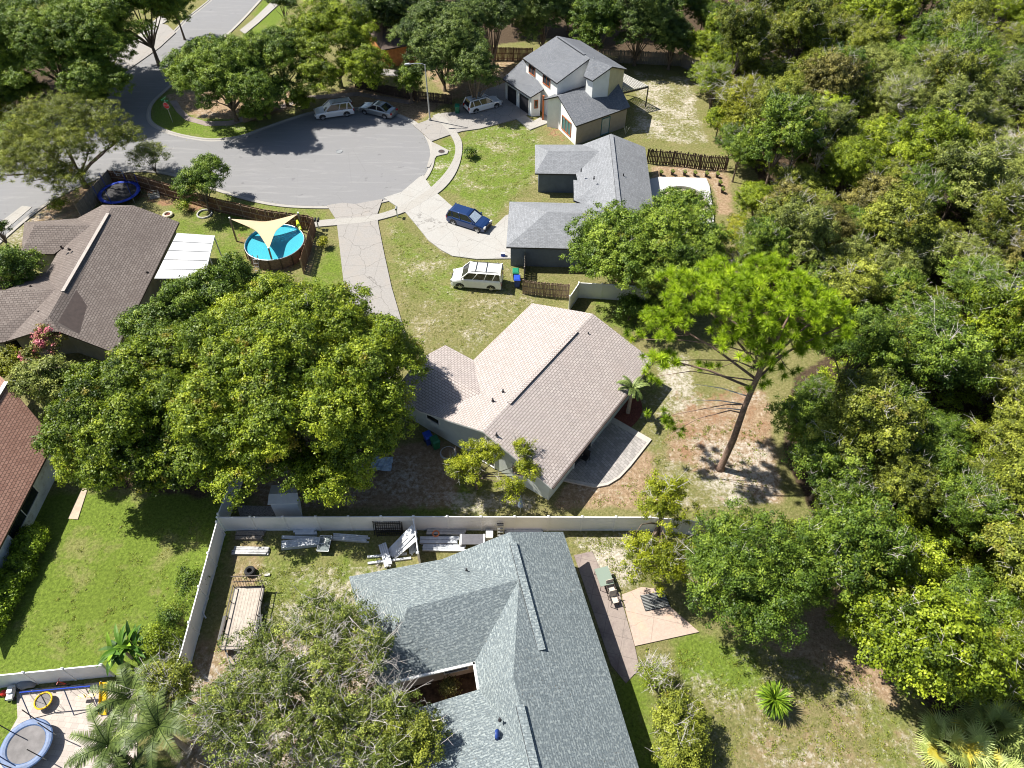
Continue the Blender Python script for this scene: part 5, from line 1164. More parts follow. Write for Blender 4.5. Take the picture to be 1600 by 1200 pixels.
# ------------------------------------------------------------------ vehicles
def car(label, front, rear, paint, L=4.7, W_=1.9, H=1.7, kind='suv', name='parked_car', cat='car', rack=False, shade=False):
    f_, r_ = G(*front), G(*rear); c = (f_ + r_) / 2; ang = math.atan2(f_.y - r_.y, f_.x - r_.x)
    t = thing(name, label, cat, (c.x, c.y, 0.012 if kind != 'x' else 0), ang)
    if kind == 'suv': P = [(-.5, .62, .86), (-.47, .95, .96), (-.30, 1.0, 1.0), (.0, 1.0, 1.0), (.22, .98, 1.0), (.38, .90, .97), (.46, .80, .90), (.5, .62, .78)]; gh = [(-.485, 1.0), (-.42, H), (.06, H), (.25, 1.0)]; zb = 1.0
    elif kind == 'sedan': P = [(-.5, .60, .84), (-.46, .90, .94), (-.28, .95, 1.0), (.0, .95, 1.0), (.2, .93, 1.0), (.36, .84, .97), (.45, .74, .90), (.5, .58, .76)]; gh = [(-.36, .93), (-.18, H), (.05, H), (.24, .92)]; zb = .93
    else: P = [(-.5, .70, .93), (-.48, 1.24, .98), (-.3, 1.26, 1.0), (.0, 1.26, 1.0), (.26, 1.22, 1.0), (.38, 1.08, .98), (.46, .96, .93), (.5, .70, .84)]; gh = [(-.492, 1.25), (-.475, H), (.14, H), (.30, 1.2)]; zb = 1.22
    hw = W_ / 2; vs, fs = [], []; prof = [(-1, .0), (-1.0, .35), (-1.0, .8), (-.93, 1.0), (0, 1.03), (.93, 1.0), (1.0, .8), (1.0, .35), (1, .0)]
    for (x, z, wf) in P:
        for (yy, zz) in prof: vs.append((x * L, yy * hw * wf, .28 + (z - .28) * zz))
    n = len(prof)
    for i in range(len(P) - 1):
        for k in range(n): fs.append((i * n + k, i * n + (k + 1) % n, (i + 1) * n + (k + 1) % n, (i + 1) * n + k))
    fs += [tuple(range(n))[::-1], tuple(range((len(P) - 1) * n, len(P) * n))]
    mb = MB(); mb.add(vs, [f[::-1] for f in fs], paint); b = mb.build('body', t, local=True, smooth=False)
    bev = b.modifiers.new('soft', 'BEVEL'); bev.width = .05; bev.segments = 2; bev.limit_method = 'ANGLE'; bev.angle_limit = R(25)
    (x0, za), (x1, _), (x2, _), (x3, zd) = gh; x0, x1, x2, x3 = [q * L for q in (x0, x1, x2, x3)]; wb, wt = hw * .90, hw * (.74 if kind != 'van' else .86)
    # roof skin and pillars
    mb = MB(); rf = [(x1, -wt, H), (x2, -wt, H), (x2, wt, H), (x1, wt, H)]; up = V(0, 0, .045); xm1, xm2 = x1 + .25, x2 - .25
    mb.add([(x1 - .03, -wt, H - .05), (x2 + .05, -wt, H - .05), (x2 + .05, wt, H - .05), (x1 - .03, wt, H - .05), (xm1, -wt * .86, H + .03), (xm2, -wt * .86, H + .03), (xm2, wt * .86, H + .03), (xm1, wt * .86, H + .03)], [(4, 5, 6, 7), (0, 1, 5, 4), (1, 2, 6, 5), (2, 3, 7, 6), (3, 0, 4, 7), (3, 2, 1, 0)], paint)
    for s in (-1, 1):
        mb.bar((x3, s * wb, zd), (x2, s * wt, H - .03), .09, .09, paint); mb.bar((x0, s * wb, za), (x1, s * wt, H - .03), .14, .12, paint)
        for q in ((.42, .70) if kind == 'van' else (.5,)): mb.bar((x0 + (x3 - x0) * q, s * wb, za), (x1 + (x2 - x1) * q, s * wt, H - .03), .10, .06, paint)
        if kind != 'sedan': mb.bar((x0 + (x3 - x0) * .22, s * wb, za), (x1 + (x2 - x1) * .14, s * wt, H - .03), .14, .06, paint)
    mb.build('roof', t, local=True)
    z0 = za - .04; z3 = zd - .04; e = .012
    def gl(nm, q): m = MB(); m.add(q, [(0, 1, 2, 3)], M_carglass); o = m.build(nm, t, local=True); return o
    gl('windshield', [(x3, -wb + .04, z3), (x3, wb - .04, z3), (x2, wt - .04, H - .05), (x2, -wt + .04, H - .05)]); gl('rear_window', [(x0, wb - .04, z0), (x0, -wb + .04, z0), (x1, -wt + .04, H - .05), (x1, wt - .04, H - .05)])
    for s in (-1, 1): gl('side_window', [(x0, s * wb, z0), (x3, s * wb, z3), (x2, s * wt, H - .05), (x1, s * wt, H - .05)][::(1 if s < 0 else -1)])
    if shade: m = MB(); m.add([(x3 - .02 + .03, -wb * .8, z3 + .06), (x3 + .01, wb * .8, z3 + .06), (x2 + .03, wt * .8, H - .08), (x2 + .03, -wt * .8, H - .08)], [(0, 1, 2, 3)], M_sunshade); m.build('sunshade', t, local=True)
    wr = .36 if kind != 'sedan' else .33
    for sx in (-.30, .315):
        for s in (-1, 1):
            m = MB(); cx = sx * L; m.torus((cx, s * (hw - .12), wr), wr * .78, wr * .24, M_rubber, 24, 8, 1.0, (0, 1, 0)); m.cyl((cx, s * (hw - .20), wr), (cx, s * (hw - .02), wr), wr * .92, M_rubber, n=24); wo = m.build('wheel', t, local=True)
            m = MB(); m.disc((cx, s * (hw + .0), wr), wr * .62, M_chrome, 20, (0, s, 0), .06)
            for k in range(5): a = k * 1.257; m.bar((cx, s * (hw + .012), wr), (cx + math.cos(a) * wr * .55, s * (hw + .012), wr + math.sin(a) * wr * .55), .05, .02, M_chrome, (0, 1, 0))
            m.build('rim', wo, local=True)
            m = MB(); vsA = [(cx + math.cos(q) * wr * 1.22, s * (hw + .004), wr + math.sin(q) * wr * 1.18) for q in [math.pi * j / 12 for j in range(13)]]; m.add(vsA, [tuple(range(13))[::(-1 if s > 0 else 1)]], M_black); m.build('wheel_arch', t, local=True)
    for s in (-1, 1):
        m = MB(); m.box((L * .475, s * hw * .68, P[-2][1] - .10), (.22, .38, .16), M_lamp, s * -.35); m.build('headlight', t, local=True)
        m = MB(); m.box((-L * .487, s * hw * .76, P[1][1] - .14 if kind != 'van' else .85), (.12, .26, .2 if kind == 'sedan' else .34), M_tail, s * .2); m.build('taillight', t, local=True)
        m = MB(); m.box((x3 - .25, s * (hw + .10), zb + .08), (.14, .2, .14), paint); m.build('mirror', t, local=True)
    m = MB(); m.box((L * .492, 0, .62 if kind != 'van' else .75), (.08, W_ * .5, .18), M_black); m.build('grille', t, local=True)
    m = MB(); m.box((L * .485, 0, .40), (.16, W_ * .84, .2), M_black if kind == 'suv' else paint); m.build('bumper', t, local=True); m = MB(); m.box((-L * .488, 0, .42), (.14, W_ * .86, .22), M_black if kind != 'sedan' else paint); m.build('bumper', t, local=True)
    if rack or kind == 'van':
        m = MB()
        for s in (-1, 1): m.bar((x1 + .2, s * wt * .82, H + .09), (x2 - .2, s * wt * .82, H + .09), .04, .04, M_black)
        for q in ((.35, .75) if kind != 'van' else (.45, .78)): m.bar((x1 + (x2 - x1) * q, -wt * .82, H + .10), (x1 + (x2 - x1) * q, wt * .82, H + .10), .06, .03, M_black if kind == 'van' else M_chrome)
        m.build('roof_rack', t, local=True)
    return t
car('white SUV parked at the kerb left of the silver sedan', (494, 184), (552, 176), M_pearl, 4.9, 1.95, 1.75, rack=True)
car('silver grey sedan parked at the kerb right of the white SUV', (566, 172), (618, 184), M_silver, 4.75, 1.84, 1.45, 'sedan')
car('pearl white SUV on the driveway of the two storey house', (779, 163), (730, 176), M_pearl, 4.8, 1.9, 1.7, rack=True)
car('dark navy SUV with a silver sunshade parked on the pale driveway', (759, 359), (708, 343), M_navy, 4.6, 1.88, 1.65, shade=True)
car('old white passenger van parked on the lawn beside the bins', (711, 441), (781, 446), M_vanw, 4.85, 1.98, 2.02, 'van', 'parked_van', 'van')

# ------------------------------------------------------------------ street furniture
def lamp():
    b = G(672, 189); t = thing('street_lamp', 'grey lamp post with a short arm over the turning circle', 'street lamp', (b.x, b.y, 0)); h = 7.1
    mb = MB(); mb.cyl((0, 0, 0), (0, 0, .35), .17, M_stone, n=12); mb.cyl((0, 0, .3), (0, 0, h), .10, M_stone, .065, 12); mb.build('pole', t, local=True)
    mb = MB(); mb.tube([(0, 0, h - .1), (-.3, -.05, h + .12), (-1.2, -.1, h + .16), (-1.7, -.12, h + .12)], [.045] * 4, M_grey, 8); mb.build('arm', t, local=True)
    mb = MB(); mb.tube([(-1.55, -.12, h + .12), (-1.8, -.13, h + .12), (-2.25, -.15, h + .08), (-2.4, -.16, h + .07)], [.06, .13, .12, .05], M_grey, 10); mb.build('lamp_head', t, local=True)
lamp()
def textobj(s, size, m, name, parent, loc, rot):
    cu = bpy.data.curves.new(name, 'FONT'); cu.body = s; cu.size = size; cu.align_x = 'CENTER'; cu.align_y = 'CENTER'; cu.extrude = .002; cu.materials.append(m)
    o0 = bpy.data.objects.new(name, cu); me = bpy.data.meshes.new_from_object(o0); bpy.data.objects.remove(o0); o = bpy.data.objects.new(name, me); col.objects.link(o); o.parent = parent; o.location = loc; o.rotation_euler = rot; return o
def stop_sign():
    b = G(270, 191); t = thing('stop_sign', 'red octagonal stop sign with a green street name blade on the corner', 'stop sign', (b.x, b.y, 0))
    mb = MB(); mb.cyl((0, 0, 0), (0, 0, 2.9), .035, M_steel, n=8); mb.build('pole', t, local=True); q = math.radians(22.5)
    rz = R(-12); f = Vector((math.sin(-rz) * -1, -math.cos(rz), 0)).normalized(); f = Vector((-.2, -.98, 0)).normalized()
    def octo(r, off, m, nm): mb = MB(); x = Vector((-f.y, f.x, 0)); pts = [V(0, 0, 2.2) + f * off + x * (r * math.cos(q + k * 2 * q)) + V(0, 0, r * math.sin(q + k * 2 * q)) for k in range(8)]; mb.add(pts + [p - f * .012 for p in pts], [tuple(range(8)), tuple(range(8, 16))[::-1]] + [(k, k + 8, (k + 1) % 8 + 8, (k + 1) % 8) for k in range(8)], m); return mb.build(nm, t, local=True)
    octo(.42, .055, M_whitem, 'sign_border'); octo(.385, .062, M_signred, 'sign_plate'); az = math.atan2(f.y, f.x) + math.pi / 2
    textobj('STOP', .27, M_whitem, 'lettering', t, V(0, 0, 2.2) + f * .066, (R(90), 0, az))
    mb = MB(); mb.bar((-.45, .1, 2.82), (.45, -.1, 2.82), .02, .2, M_signgrn); mb.build('street_blade', t, local=True)
    mb = MB(); mb.bar((-.1, -.42, 3.03), (.1, .42, 3.03), .02, .2, M_signgrn); mb.build('street_blade', t, local=True)
stop_sign()
def mailbox(x, y, label, n=1):
    b = G(x, y); t = thing('mailbox', label, 'mailbox', (b.x, b.y, 0)); mb = MB(); mb.box((0, 0, .5), (.1, .1, 1.0), M_fascia); mb.build('post', t, local=True)
    for k in range(n):
        dx = (k - (n - 1) / 2) * .34; mb = MB(); mb.box((dx, 0, 1.06), (.2, .5, .14), M_black if n > 1 else M_grey); mb.tube([(dx, -.25, 1.13), (dx, .25, 1.13)], .1, M_black if n > 1 else M_grey, 12); mb.build('box', t, local=True)
mailbox(498, 357, 'pair of dark mailboxes beside the sidewalk at the pool fence', 2); mailbox(621, 339, 'single grey mailbox on the lawn beside the wide pale driveway')
def bin_(x, y, m, lidm, label, rz=0, group='wheeled bins'):
    b = G(x, y); t = thing('wheeled_bin', label, 'bin', (b.x, b.y, 0), rz, group); mb = MB(); hw, hd, h = .29, .35, 1.0
    vs = [(-hw * .8, -hd * .8, .08), (hw * .8, -hd * .8, .08), (hw * .8, hd * .8, .08), (-hw * .8, hd * .8, .08), (-hw, -hd, h), (hw, -hd, h), (hw, hd, h), (-hw, hd, h)]
    mb.add(vs, [(3, 2, 1, 0), (0, 1, 5, 4), (1, 2, 6, 5), (2, 3, 7, 6), (3, 0, 4, 7), (4, 5, 6, 7)], m); mb.build('body', t, local=True)
    mb = MB(); mb.add([(-hw * 1.1, -hd * 1.12, h + .01), (hw * 1.1, -hd * 1.12, h + .01), (hw * 1.1, hd * 1.12, h + .05), (-hw * 1.1, hd * 1.12, h + .05), (-hw * .8, -hd * .7, h + .11), (hw * .8, -hd * .7, h + .11), (hw * .85, hd * .9, h + .14), (-hw * .85, hd * .9, h + .14)], [(3, 2, 1, 0), (4, 5, 6, 7), (0, 1, 5, 4), (1, 2, 6, 5), (2, 3, 7, 6), (3, 0, 4, 7)], lidm)
    mb.tube([(-hw * .8, hd * 1.15, h), (hw * .8, hd * 1.15, h)], .02, m, 6); mb.build('lid', t, local=True)
    for s in (-1, 1): mb = MB(); mb.cyl((s * hw * .72, hd * .9, .12), (s * hw * .95, hd * .9, .12), .12, M_rubber, n=12); mb.build('wheel', t, local=True)
bin_(806, 436, M_green2, M_green, 'green bin beside the slate blue garage wall'); bin_(808, 447, M_dblue, M_blue, 'blue bin just below the green one near the van')
bin_(670, 692, M_dblue, M_blue, 'dark blue bin in the shade at the gable of the beige house', .5); bin_(681, 699, M_green2, M_green2, 'dark green bin in the shade at the gable of the beige house', .5)
bin_(715, 177, M_green2, M_green, 'green bin at the tail of the SUV on the driveway')
def small_blue():
    b = G(786, 401); t = thing('cool_box', 'small blue cool box on the pale driveway by the garage', 'cool box', (b.x, b.y, .114)); mb = MB(); mb.box((0, 0, .15), (.4, .28, .3), M_blue); mb.build('body', t, local=True); mb = MB(); mb.box((0, 0, .33), (.42, .3, .06), M_whitem); mb.build('lid', t, local=True)
small_blue()

# ------------------------------------------------------------------ pool, shade sail, trampolines
def pool():
    c = G(429, 378, 1.25); c0 = Vector((c.x, c.y, 0)); Rr = 2.9; t = thing('round_pool', 'round above ground pool with turquoise water under the sand coloured sail', 'pool', c0); n = 40
    mb = MB(); ring = lambda r, z: [(r * math.cos(2 * math.pi * k / n), r * math.sin(2 * math.pi * k / n), z) for k in range(n)]
    mb.add(ring(Rr, 0) + ring(Rr, 1.25), [(k, (k + 1) % n, (k + 1) % n + n, k + n) for k in range(n)], M_poolwall); mb.build('outer_wall', t, local=True)
    mb = MB(); mb.add(ring(Rr - .05, .03) + ring(Rr - .05, 1.25), [(k + n, (k + 1) % n + n, (k + 1) % n, k) for k in range(n)], M_liner); mb.add(ring(Rr - .05, .03), [tuple(range(n))], M_liner); mb.build('liner', t, local=True)
    mb = MB(); mb.torus((0, 0, 1.25), Rr, .05, M_grey, n, 8); mb.build('rim', t, local=True)
    mb = MB()
    for k in range(16): a = 2 * math.pi * k / 16; mb.bar((Rr * 1.02 * math.cos(a), Rr * 1.02 * math.sin(a), 0), (Rr * 1.02 * math.cos(a), Rr * 1.02 * math.sin(a), 1.25), .08, .05, M_dkbrown)
    mb.build('frame_post', t, local=True)
    m, nt_, b = new_mat('pool_water'); b.inputs['Base Color'].default_value = (.06, .42, .60, 1); b.inputs['Roughness'].default_value = .04; bump(nt_, b, noise(nt_, 4, 3, .6, objco(nt_), .6), .05, .8)
    b.inputs['Base Color'].default_value = (.08, .50, .62, 1); b.inputs['Transmission Weight'].default_value = .35; b.inputs['IOR'].default_value = 1.33
    mb = MB(); mb.add(ring(Rr - .055, 1.02), [tuple(range(n))], m); mb.build('water', t, local=True)
    mb = MB()                                       # A-frame ladder over the near wall and a grey hose to the pump
    for s_ in (-.22, .22): mb.tube([(s_ - 1.2, -Rr - .45, 0), (s_ - 1.2, -Rr * .93, 1.75), (s_ - 1.2, -Rr * .86, .5)], .028, M_whitem, 6)
    for k in range(4): mb.tube([(-1.42, -Rr - .40 + k * .12, .3 + k * .36), (-.98, -Rr - .40 + k * .12, .3 + k * .36)], .022, M_whitem, 6)
    mb.build('ladder', t, local=True)
    fl = G(467, 354, 1.2); t2 = thing('pool_float', 'long lime green float lying on the pool edge', 'float', (fl.x, fl.y, 1.22)); mb = MB(); mb.tube([(-.35, .9, .05), (0, 0, .1), (.35, -.7, .05)], [.12, .2, .14], M_lime, 8); mb.build('tube', t2, local=True)
pool()
def sail():
    tops = [((370, 377), (359, 342)), ((473, 363), (466, 334)), ((429, 420), (420, 389))]; P = []
    for i, (b, tp) in enumerate(tops):
        q = G(*b); z = zat(q, tp[1]); e = G(tp[0], tp[1], z); P.append(Vector((e.x, e.y, z)))
        t = thing('sail_pole', ['wooden pole at the left corner of the shade sail', 'wooden pole at the fence side corner of the shade sail', 'wooden pole at the near corner of the shade sail'][i], 'pole', (q.x, q.y, 0), group='poles of the shade sail')
        mb = MB(); mb.bar((0, 0, 0), (e.x - q.x, e.y - q.y, z + .1), .13, .13, M_wood3); mb.build('post', t, local=True); mb = MB(); mb.cyl((e.x - q.x, e.y - q.y, z + .05), (e.x - q.x, e.y - q.y, z + .18), .09, M_fascia, n=8); mb.build('cap', t, local=True)
    n = 14; vs, fs, ix = [], [], {}; cen = (P[0] + P[1] + P[2]) / 3
    for i in range(n + 1):
        for j in range(n + 1 - i):
            k = n - i - j; a, b, c = i / n, j / n, k / n; p = P[0] * a + P[1] * b + P[2] * c
            pull = (a * b + b * c + a * c) ; edge_ = 1 - min(a, b, c) * 3
            inward = (cen - p); inward.z = 0; w_ = (4 * a * b * (1 - min(1, c * 3)) + 4 * b * c * (1 - min(1, a * 3)) + 4 * a * c * (1 - min(1, b * 3)))
            p = p + inward * w_ * .42 + V(0, 0, -pull * .35); ix[i, j] = len(vs); vs.append(p)
    for i in range(n):
        for j in range(n - i):
            fs.append((ix[i, j], ix[i + 1, j], ix[i, j + 1]))
            if j < n - i - 1: fs.append((ix[i + 1, j], ix[i + 1, j + 1], ix[i, j + 1]))
    t = thing('shade_sail', 'triangular sand coloured shade sail stretched over the round pool', 'shade sail', tuple(P[2])); mb = MB(); mb.add(vs, fs, M_sail); o = mb.build('fabric', t)
    so_ = o.modifiers.new('thick', 'SOLIDIFY'); so_.thickness = .01
    mb = MB(); [mb.tube([P[i], P[i].lerp(cen, .12)], .02, M_steel, 6) for i in range(3)]; mb.build('corner_ring', t)
sail()
def trampoline(cx, cy, z, Rr, pad, mat_, label, hoop=True, ncorner=6):
    c = G(cx, cy, z); t = thing('trampoline', label, 'trampoline', (c.x, c.y, 0)); mb = MB(); mb.torus((0, 0, z), Rr, .20, pad, 40, 8, .35); mb.build('pad', t, local=True)
    mb = MB(); mb.disc((0, 0, z - .01), Rr - .12, mat_, 40, th=.01); mb.build('jumping_mat', t, local=True)
    for k in range(ncorner):
        a = 2 * math.pi * (k + .5) / ncorner; x, y = (Rr + .1) * math.cos(a), (Rr + .1) * math.sin(a); mb = MB(); mb.cyl((x, y, 0), (x, y, z), .03, M_steel, n=8); mb.build('leg', t, local=True)
        mb = MB(); mb.cyl((x, y, z), (x * 1.04, y * 1.04, z + 1.7), .03, M_black if pad is M_padblue2 else pad, n=8); mb.build('net_pole', t, local=True)
    if hoop:
        mb = MB(); y = Rr * .75
        for a, b in (((-.45, y, z + 1.3), (.45, y, z + 1.3)), ((-.45, y, z + 2.0), (.45, y, z + 2.0)), ((-.45, y, z + 1.3), (-.45, y, z + 2.0)), ((.45, y, z + 1.3), (.45, y, z + 2.0))): mb.bar(a, b, .04, .04, M_whitem)
        mb.torus((0, y - .25, z + 1.35), .2, .015, M_whitem, 16, 5); mb.build('hoop', t, local=True)
    return t
trampoline(186, 300, .75, 2.0, M_padblue, M_net, 'bright blue rimmed trampoline with a small hoop in the fence corner')
trampoline(41, 1163, .7, 1.22, M_padblue2, M_netg, 'faded blue rimmed trampoline on the cream pavers', hoop=False)
def swings():
    a, b = G(29, 1098, 0), G(148, 1092, 0); A, B = G(31, 1082, 2.0), G(141, 1072, 2.0); a0, b0 = Vector((A.x, A.y, 0)), Vector((B.x, B.y, 0)); t = thing('swing_set', 'blue tubular swing set frame on the cream pavers', 'swing set', a0); mb = MB(); d = (b0 - a0).normalized(); n = Vector((-d.y, d.x, 0))
    mb.tube([A, B], .04, M_padblue, 8); mb.build('top_bar', t)
    for P_ in (A, A.lerp(B, .62), B):
        for s in (-1, 1): mb = MB(); mb.tube([P_, Vector((P_.x, P_.y, .05)) + n * s * .9], .03, M_padblue2, 8); mb.build('leg', t)
    for k in (.72, .86):
        q = A.lerp(B, k); mb = MB()
        for s in (-.2, .2): mb.tube([q + d * s, q + d * s + V(0, 0, -1.45)], .012, M_steel, 4)
        mb.box((q.x, q.y, .52), (.45, .2, .04), M_yellow, math.atan2(d.y, d.x)); mb.build('swing_seat', t)
    q = G(163, 1092, .6); t2 = thing('slide', 'yellow plastic slide beside the blue swing set', 'slide', (q.x, q.y, 0)); mb = MB(); mb.bar((0, .75, 1.25), (0, -.75, .12), .42, .04, M_yellow); mb.bar((-.21, .75, 1.33), (-.21, -.75, .2), .04, .14, M_yellow); mb.bar((.21, .75, 1.33), (.21, -.75, .2), .04, .14, M_yellow); mb.build('chute', t2, local=True)
    mb = MB(); [mb.bar((s * .2, .78, 0), (s * .2, .78, 1.3), .05, .05, M_padblue2) for s in (-1, 1)]; mb.build('ladder', t2, local=True)
    q = G(66, 1094, .55); t3 = thing('nest_swing', 'round nest swing with a yellow rim beneath the blue swing frame', 'swing', (q.x, q.y, .45)); mb = MB(); mb.torus((0, 0, 0), .48, .05, M_yellow, 28, 8); mb.build('rim', t3, local=True); mb = MB(); mb.disc((0, 0, -.03), .46, M_netg, 24, th=.01); [mb.tube([(.46 * math.cos(k * 1.57), .46 * math.sin(k * 1.57), 0), (.1 * math.cos(k * 1.57), .1 * math.sin(k * 1.57), 1.5)], .012, M_steel, 4) for k in range(4)]; mb.build('mesh', t3, local=True)
swings()
def oddments():
    def ball(x, y, r, m, l, nm='play_ball'):
        p = G(x, y, r); bm = MB(); n = 10; vs = [(p.x, p.y, p.z + r)]
        for i in range(1, n):
            for k in range(16): a = math.pi * i / n; vs.append((p.x + r * math.sin(a) * math.cos(k * math.pi / 8), p.y + r * math.sin(a) * math.sin(k * math.pi / 8), p.z + r * math.cos(a)))
        vs.append((p.x, p.y, p.z - r)); fs = [(0, 1 + k, 1 + (k + 1) % 16) for k in range(16)]
        for i in range(n - 2):
            for k in range(16): fs.append((1 + i * 16 + k, 1 + (i + 1) * 16 + k, 1 + (i + 1) * 16 + (k + 1) % 16, 1 + i * 16 + (k + 1) % 16))
        fs += [(len(vs) - 1, 1 + (n - 2) * 16 + (k + 1) % 16, 1 + (n - 2) * 16 + k) for k in range(16)]; bm.add(vs, fs, m); tag(bm.build(nm, smooth=True), l, 'ball')
    ball(6, 1083, .2, M_red, 'red ball at the white fence by the left edge')
    # toy ride-on / grey toys
    p = G(22, 1086); t = thing('toy_car', 'pale toy ride on car by the fence on the play patio', 'toy', (p.x, p.y, .05)); mb = MB(); mb.box((0, 0, .3), (.35, .8, .25), M_fascia, .2); mb.box((0, .1, .5), (.3, .35, .2), M_whitem, .2); mb.build('body', t, local=True); mb = MB(); [mb.cyl((s * .2, q, .13), (s * .26, q, .13), .13, M_rubber, n=12) for s in (-1, 1) for q in (-.28, .28)]; mb.build('wheel', t, local=True)
    p = G(101, 1072); t = thing('red_tricycle', 'red metal tricycle frame against the white fence', 'tricycle', (p.x, p.y, .05)); mb = MB(); mb.tube([(-.3, 0, .3), (0, 0, .75), (.3, 0, .3)], .025, M_red, 6); mb.tube([(-.2, 0, .3), (.2, 0, .3)], .02, M_red, 6); mb.tube([(0, -.2, .8), (0, .2, .8)], .015, M_red, 6); mb.build('frame', t, local=True); mb = MB(); [mb.torus((s, 0, .18), .16, .025, M_rubber, 18, 6, 1, (0, 1, 0)) for s in (-.3, .3)]; mb.build('wheel', t, local=True)
    p = G(45, 1073); t = thing('storage_sack', 'grey sack slumped against the white fence', 'sack', (p.x, p.y, .05)); mb = MB(); mb.tube([(-.5, 0, .2), (-.2, 0, .3), (.2, .1, .28), (.5, 0, .15)], [.18, .3, .28, .12], plain('grey_cloth', (.22, .23, .25), .9), 9); mb.build('cloth', t, local=True, smooth=True)
    # planter ring + tyres
    for (x, y, rr, l, z) in ((263, 337, .42, 'pale ring planter on the lawn beside the brown roof', .2),):
        p = G(x, y); t = thing('ring_planter', l, 'planter', (p.x, p.y, 0)); mb = MB(); mb.torus((0, 0, .16), rr, .13, plain('tan_ring', (.62, .55, .42), .9), 26, 8); mb.build('rim', t, local=True); mb = MB(); mb.disc((0, 0, .12), rr - .05, M_mulch, 20, th=.05); mb.build('soil', t, local=True)
    p = G(320, 335); t = thing('planter_edging', 'stone ring around the small garden tree', 'edging', (p.x, p.y, 0)); mb = MB(); mb.torus((0, 0, .08), .75, .1, M_stone, 26, 6); mb.build('ring', t, local=True)
    p = G(392, 895); t = thing('loose_tyre', 'black tyre lying behind the raised trailer gate', 'tyre', (p.x, p.y, 0)); mb = MB(); mb.torus((0, 0, .12), .26, .12, M_rubber, 28, 8); mb.torus((0, 0, .3), .26, .11, M_rubber, 28, 8); mb.build('tread', t, local=True)
    # potted shrubs behind the grey house
    first = None
    for i, (x, y) in enumerate(((1032, 274), (1050, 273), (1069, 274), (1085, 275), (1103, 276), (1120, 277), (1124, 290), (1128, 301))):
        p = G(x, y); nm = ['first', 'second', 'third', 'fourth', 'fifth', 'sixth', 'seventh', 'eighth'][i]
        lab = 'small dark planter pot edging the pool terrace, %s from the grey house' % nm
        if first is None:
            t = first = thing('planter_pot', lab, 'pot', (p.x, p.y, 0), group='pots edging the pool terrace'); mb = MB(); mb.cyl((0, 0, 0), (0, 0, .4), .14, M_pot, .2, 12); mb.build('pot', t, local=True)
            cm = crown_mesh('pot_leaves', [(0, 0, .5, .2)], L_deep, 3, .06, 1, .1, 14); o = bpy.data.objects.new('foliage', cm); col.objects.link(o); o.parent = t
        else: t = copy_tree(first); t.location = (p.x, p.y, 0); t['label'] = lab
    # chair on the paver patio
    p = G(913, 722); t = thing('patio_chair', 'dark metal chair on the shaded part of the paver patio', 'chair', (p.x, p.y, .146), -.6)
    chair_parts(t, M_black, M_dark)
    for i, (x, y, rz, l) in enumerate(((953, 925, .25, 'beige sling chair nearer the folding table'), (958, 942, .25, 'beige sling chair on the path corner of the pinkish slab'))):
        p = G(x, y); t = thing('sling_chair', l, 'chair', (p.x, p.y, .08), rz, 'beige chairs on the path'); chair_parts(t, M_beige, M_dkbrown)
    p = G(944, 901, .7); t = thing('patio_table', 'grey glass topped table beside the beige chairs', 'table', (p.x, p.y, .06), .25); mb = MB(); mb.box((0, 0, .70), (.95, 1.3, .03), M_glasst); mb.build('table_top', t, local=True)
    for sx in (-.42, .42):
        for sy in (-.6, .6): mb = MB(); mb.cyl((sx, sy, 0), (sx, sy, .69), .02, M_dkbrown, n=8); mb.build('leg', t, local=True)
    p = G(1023, 940); t = thing('slatted_mat', 'black and grey slatted rack lying on the pinkish slab', 'rack', (p.x, p.y, .09), .2); mb = MB(); mb.box((0, 0, .03), (1.7, 1.1, .03), M_black); mb.build('base', t, local=True); mb = MB(); [mb.box((0, -.5 + k * .1, .06), (1.66, .03, .03), M_steel) for k in range(11)]; mb.build('slats', t, local=True)
    # closed umbrella, white tub by the gable
    p = G(813, 806); t = thing('folded_umbrella', 'folded blue grey parasol leaning at the long white fence', 'parasol', (p.x, p.y + .3, 0)); mb = MB(); mb.cyl((0, 0, 0), (0, 0, 2.2), .025, M_steel, n=8); mb.build('pole', t, local=True); mb = MB(); mb.tube([(0, 0, .9), (0, 0, 1.2), (0, 0, 1.7), (0, 0, 2.15)], [.2, .17, .11, .03], plain('blue_grey_canvas', (.20, .25, .33), .9), 9); mb.build('canopy', t, local=True)
    p = G(700, 706, .2); t = thing('hose_coil', 'white garden hose coil on the ground below the gable window', 'hose', (p.x, p.y, 0)); mb = MB(); [mb.torus((0, 0, .05 + k * .04), .62 - k * .03, .025, M_whitem, 30, 6) for k in range(3)]; mb.build('hose', t, local=True)
    p = G(597, 727); t = thing('garden_tarp', 'crumpled pale blue tarp lying in the shade of the big tree', 'tarp', (p.x, p.y, 0)); mb = MB(); g = random.Random(3); n = 9
    vs = [((i - 4) * .2 + g.uniform(-.03, .03), (j - 4) * .16 + g.uniform(-.03, .03), .06 + g.uniform(0, .22)) for i in range(n) for j in range(n)]; mb.add(vs, [(i * n + j, (i + 1) * n + j, (i + 1) * n + j + 1, i * n + j + 1) for i in range(n - 1) for j in range(n - 1)], plain('pale_blue_tarp', (.42, .52, .62), .5)); mb.build('sheet', t, local=True)
    p = G(928, 210); t = thing('garden_cart', 'small metal garden stand beside the taupe wall of the two storey house', 'stand', (G(977, 210).x, G(977, 210).y, 0)); mb = MB(); [mb.cyl((0, 0, 0), (.4 * math.cos(k * 2.1), .4 * math.sin(k * 2.1), .9), .02, M_steel, n=6) for k in range(3)]; mb.cyl((0, 0, 0), (0, 0, 1.0), .03, M_steel, n=6); mb.build('frame', t, local=True)
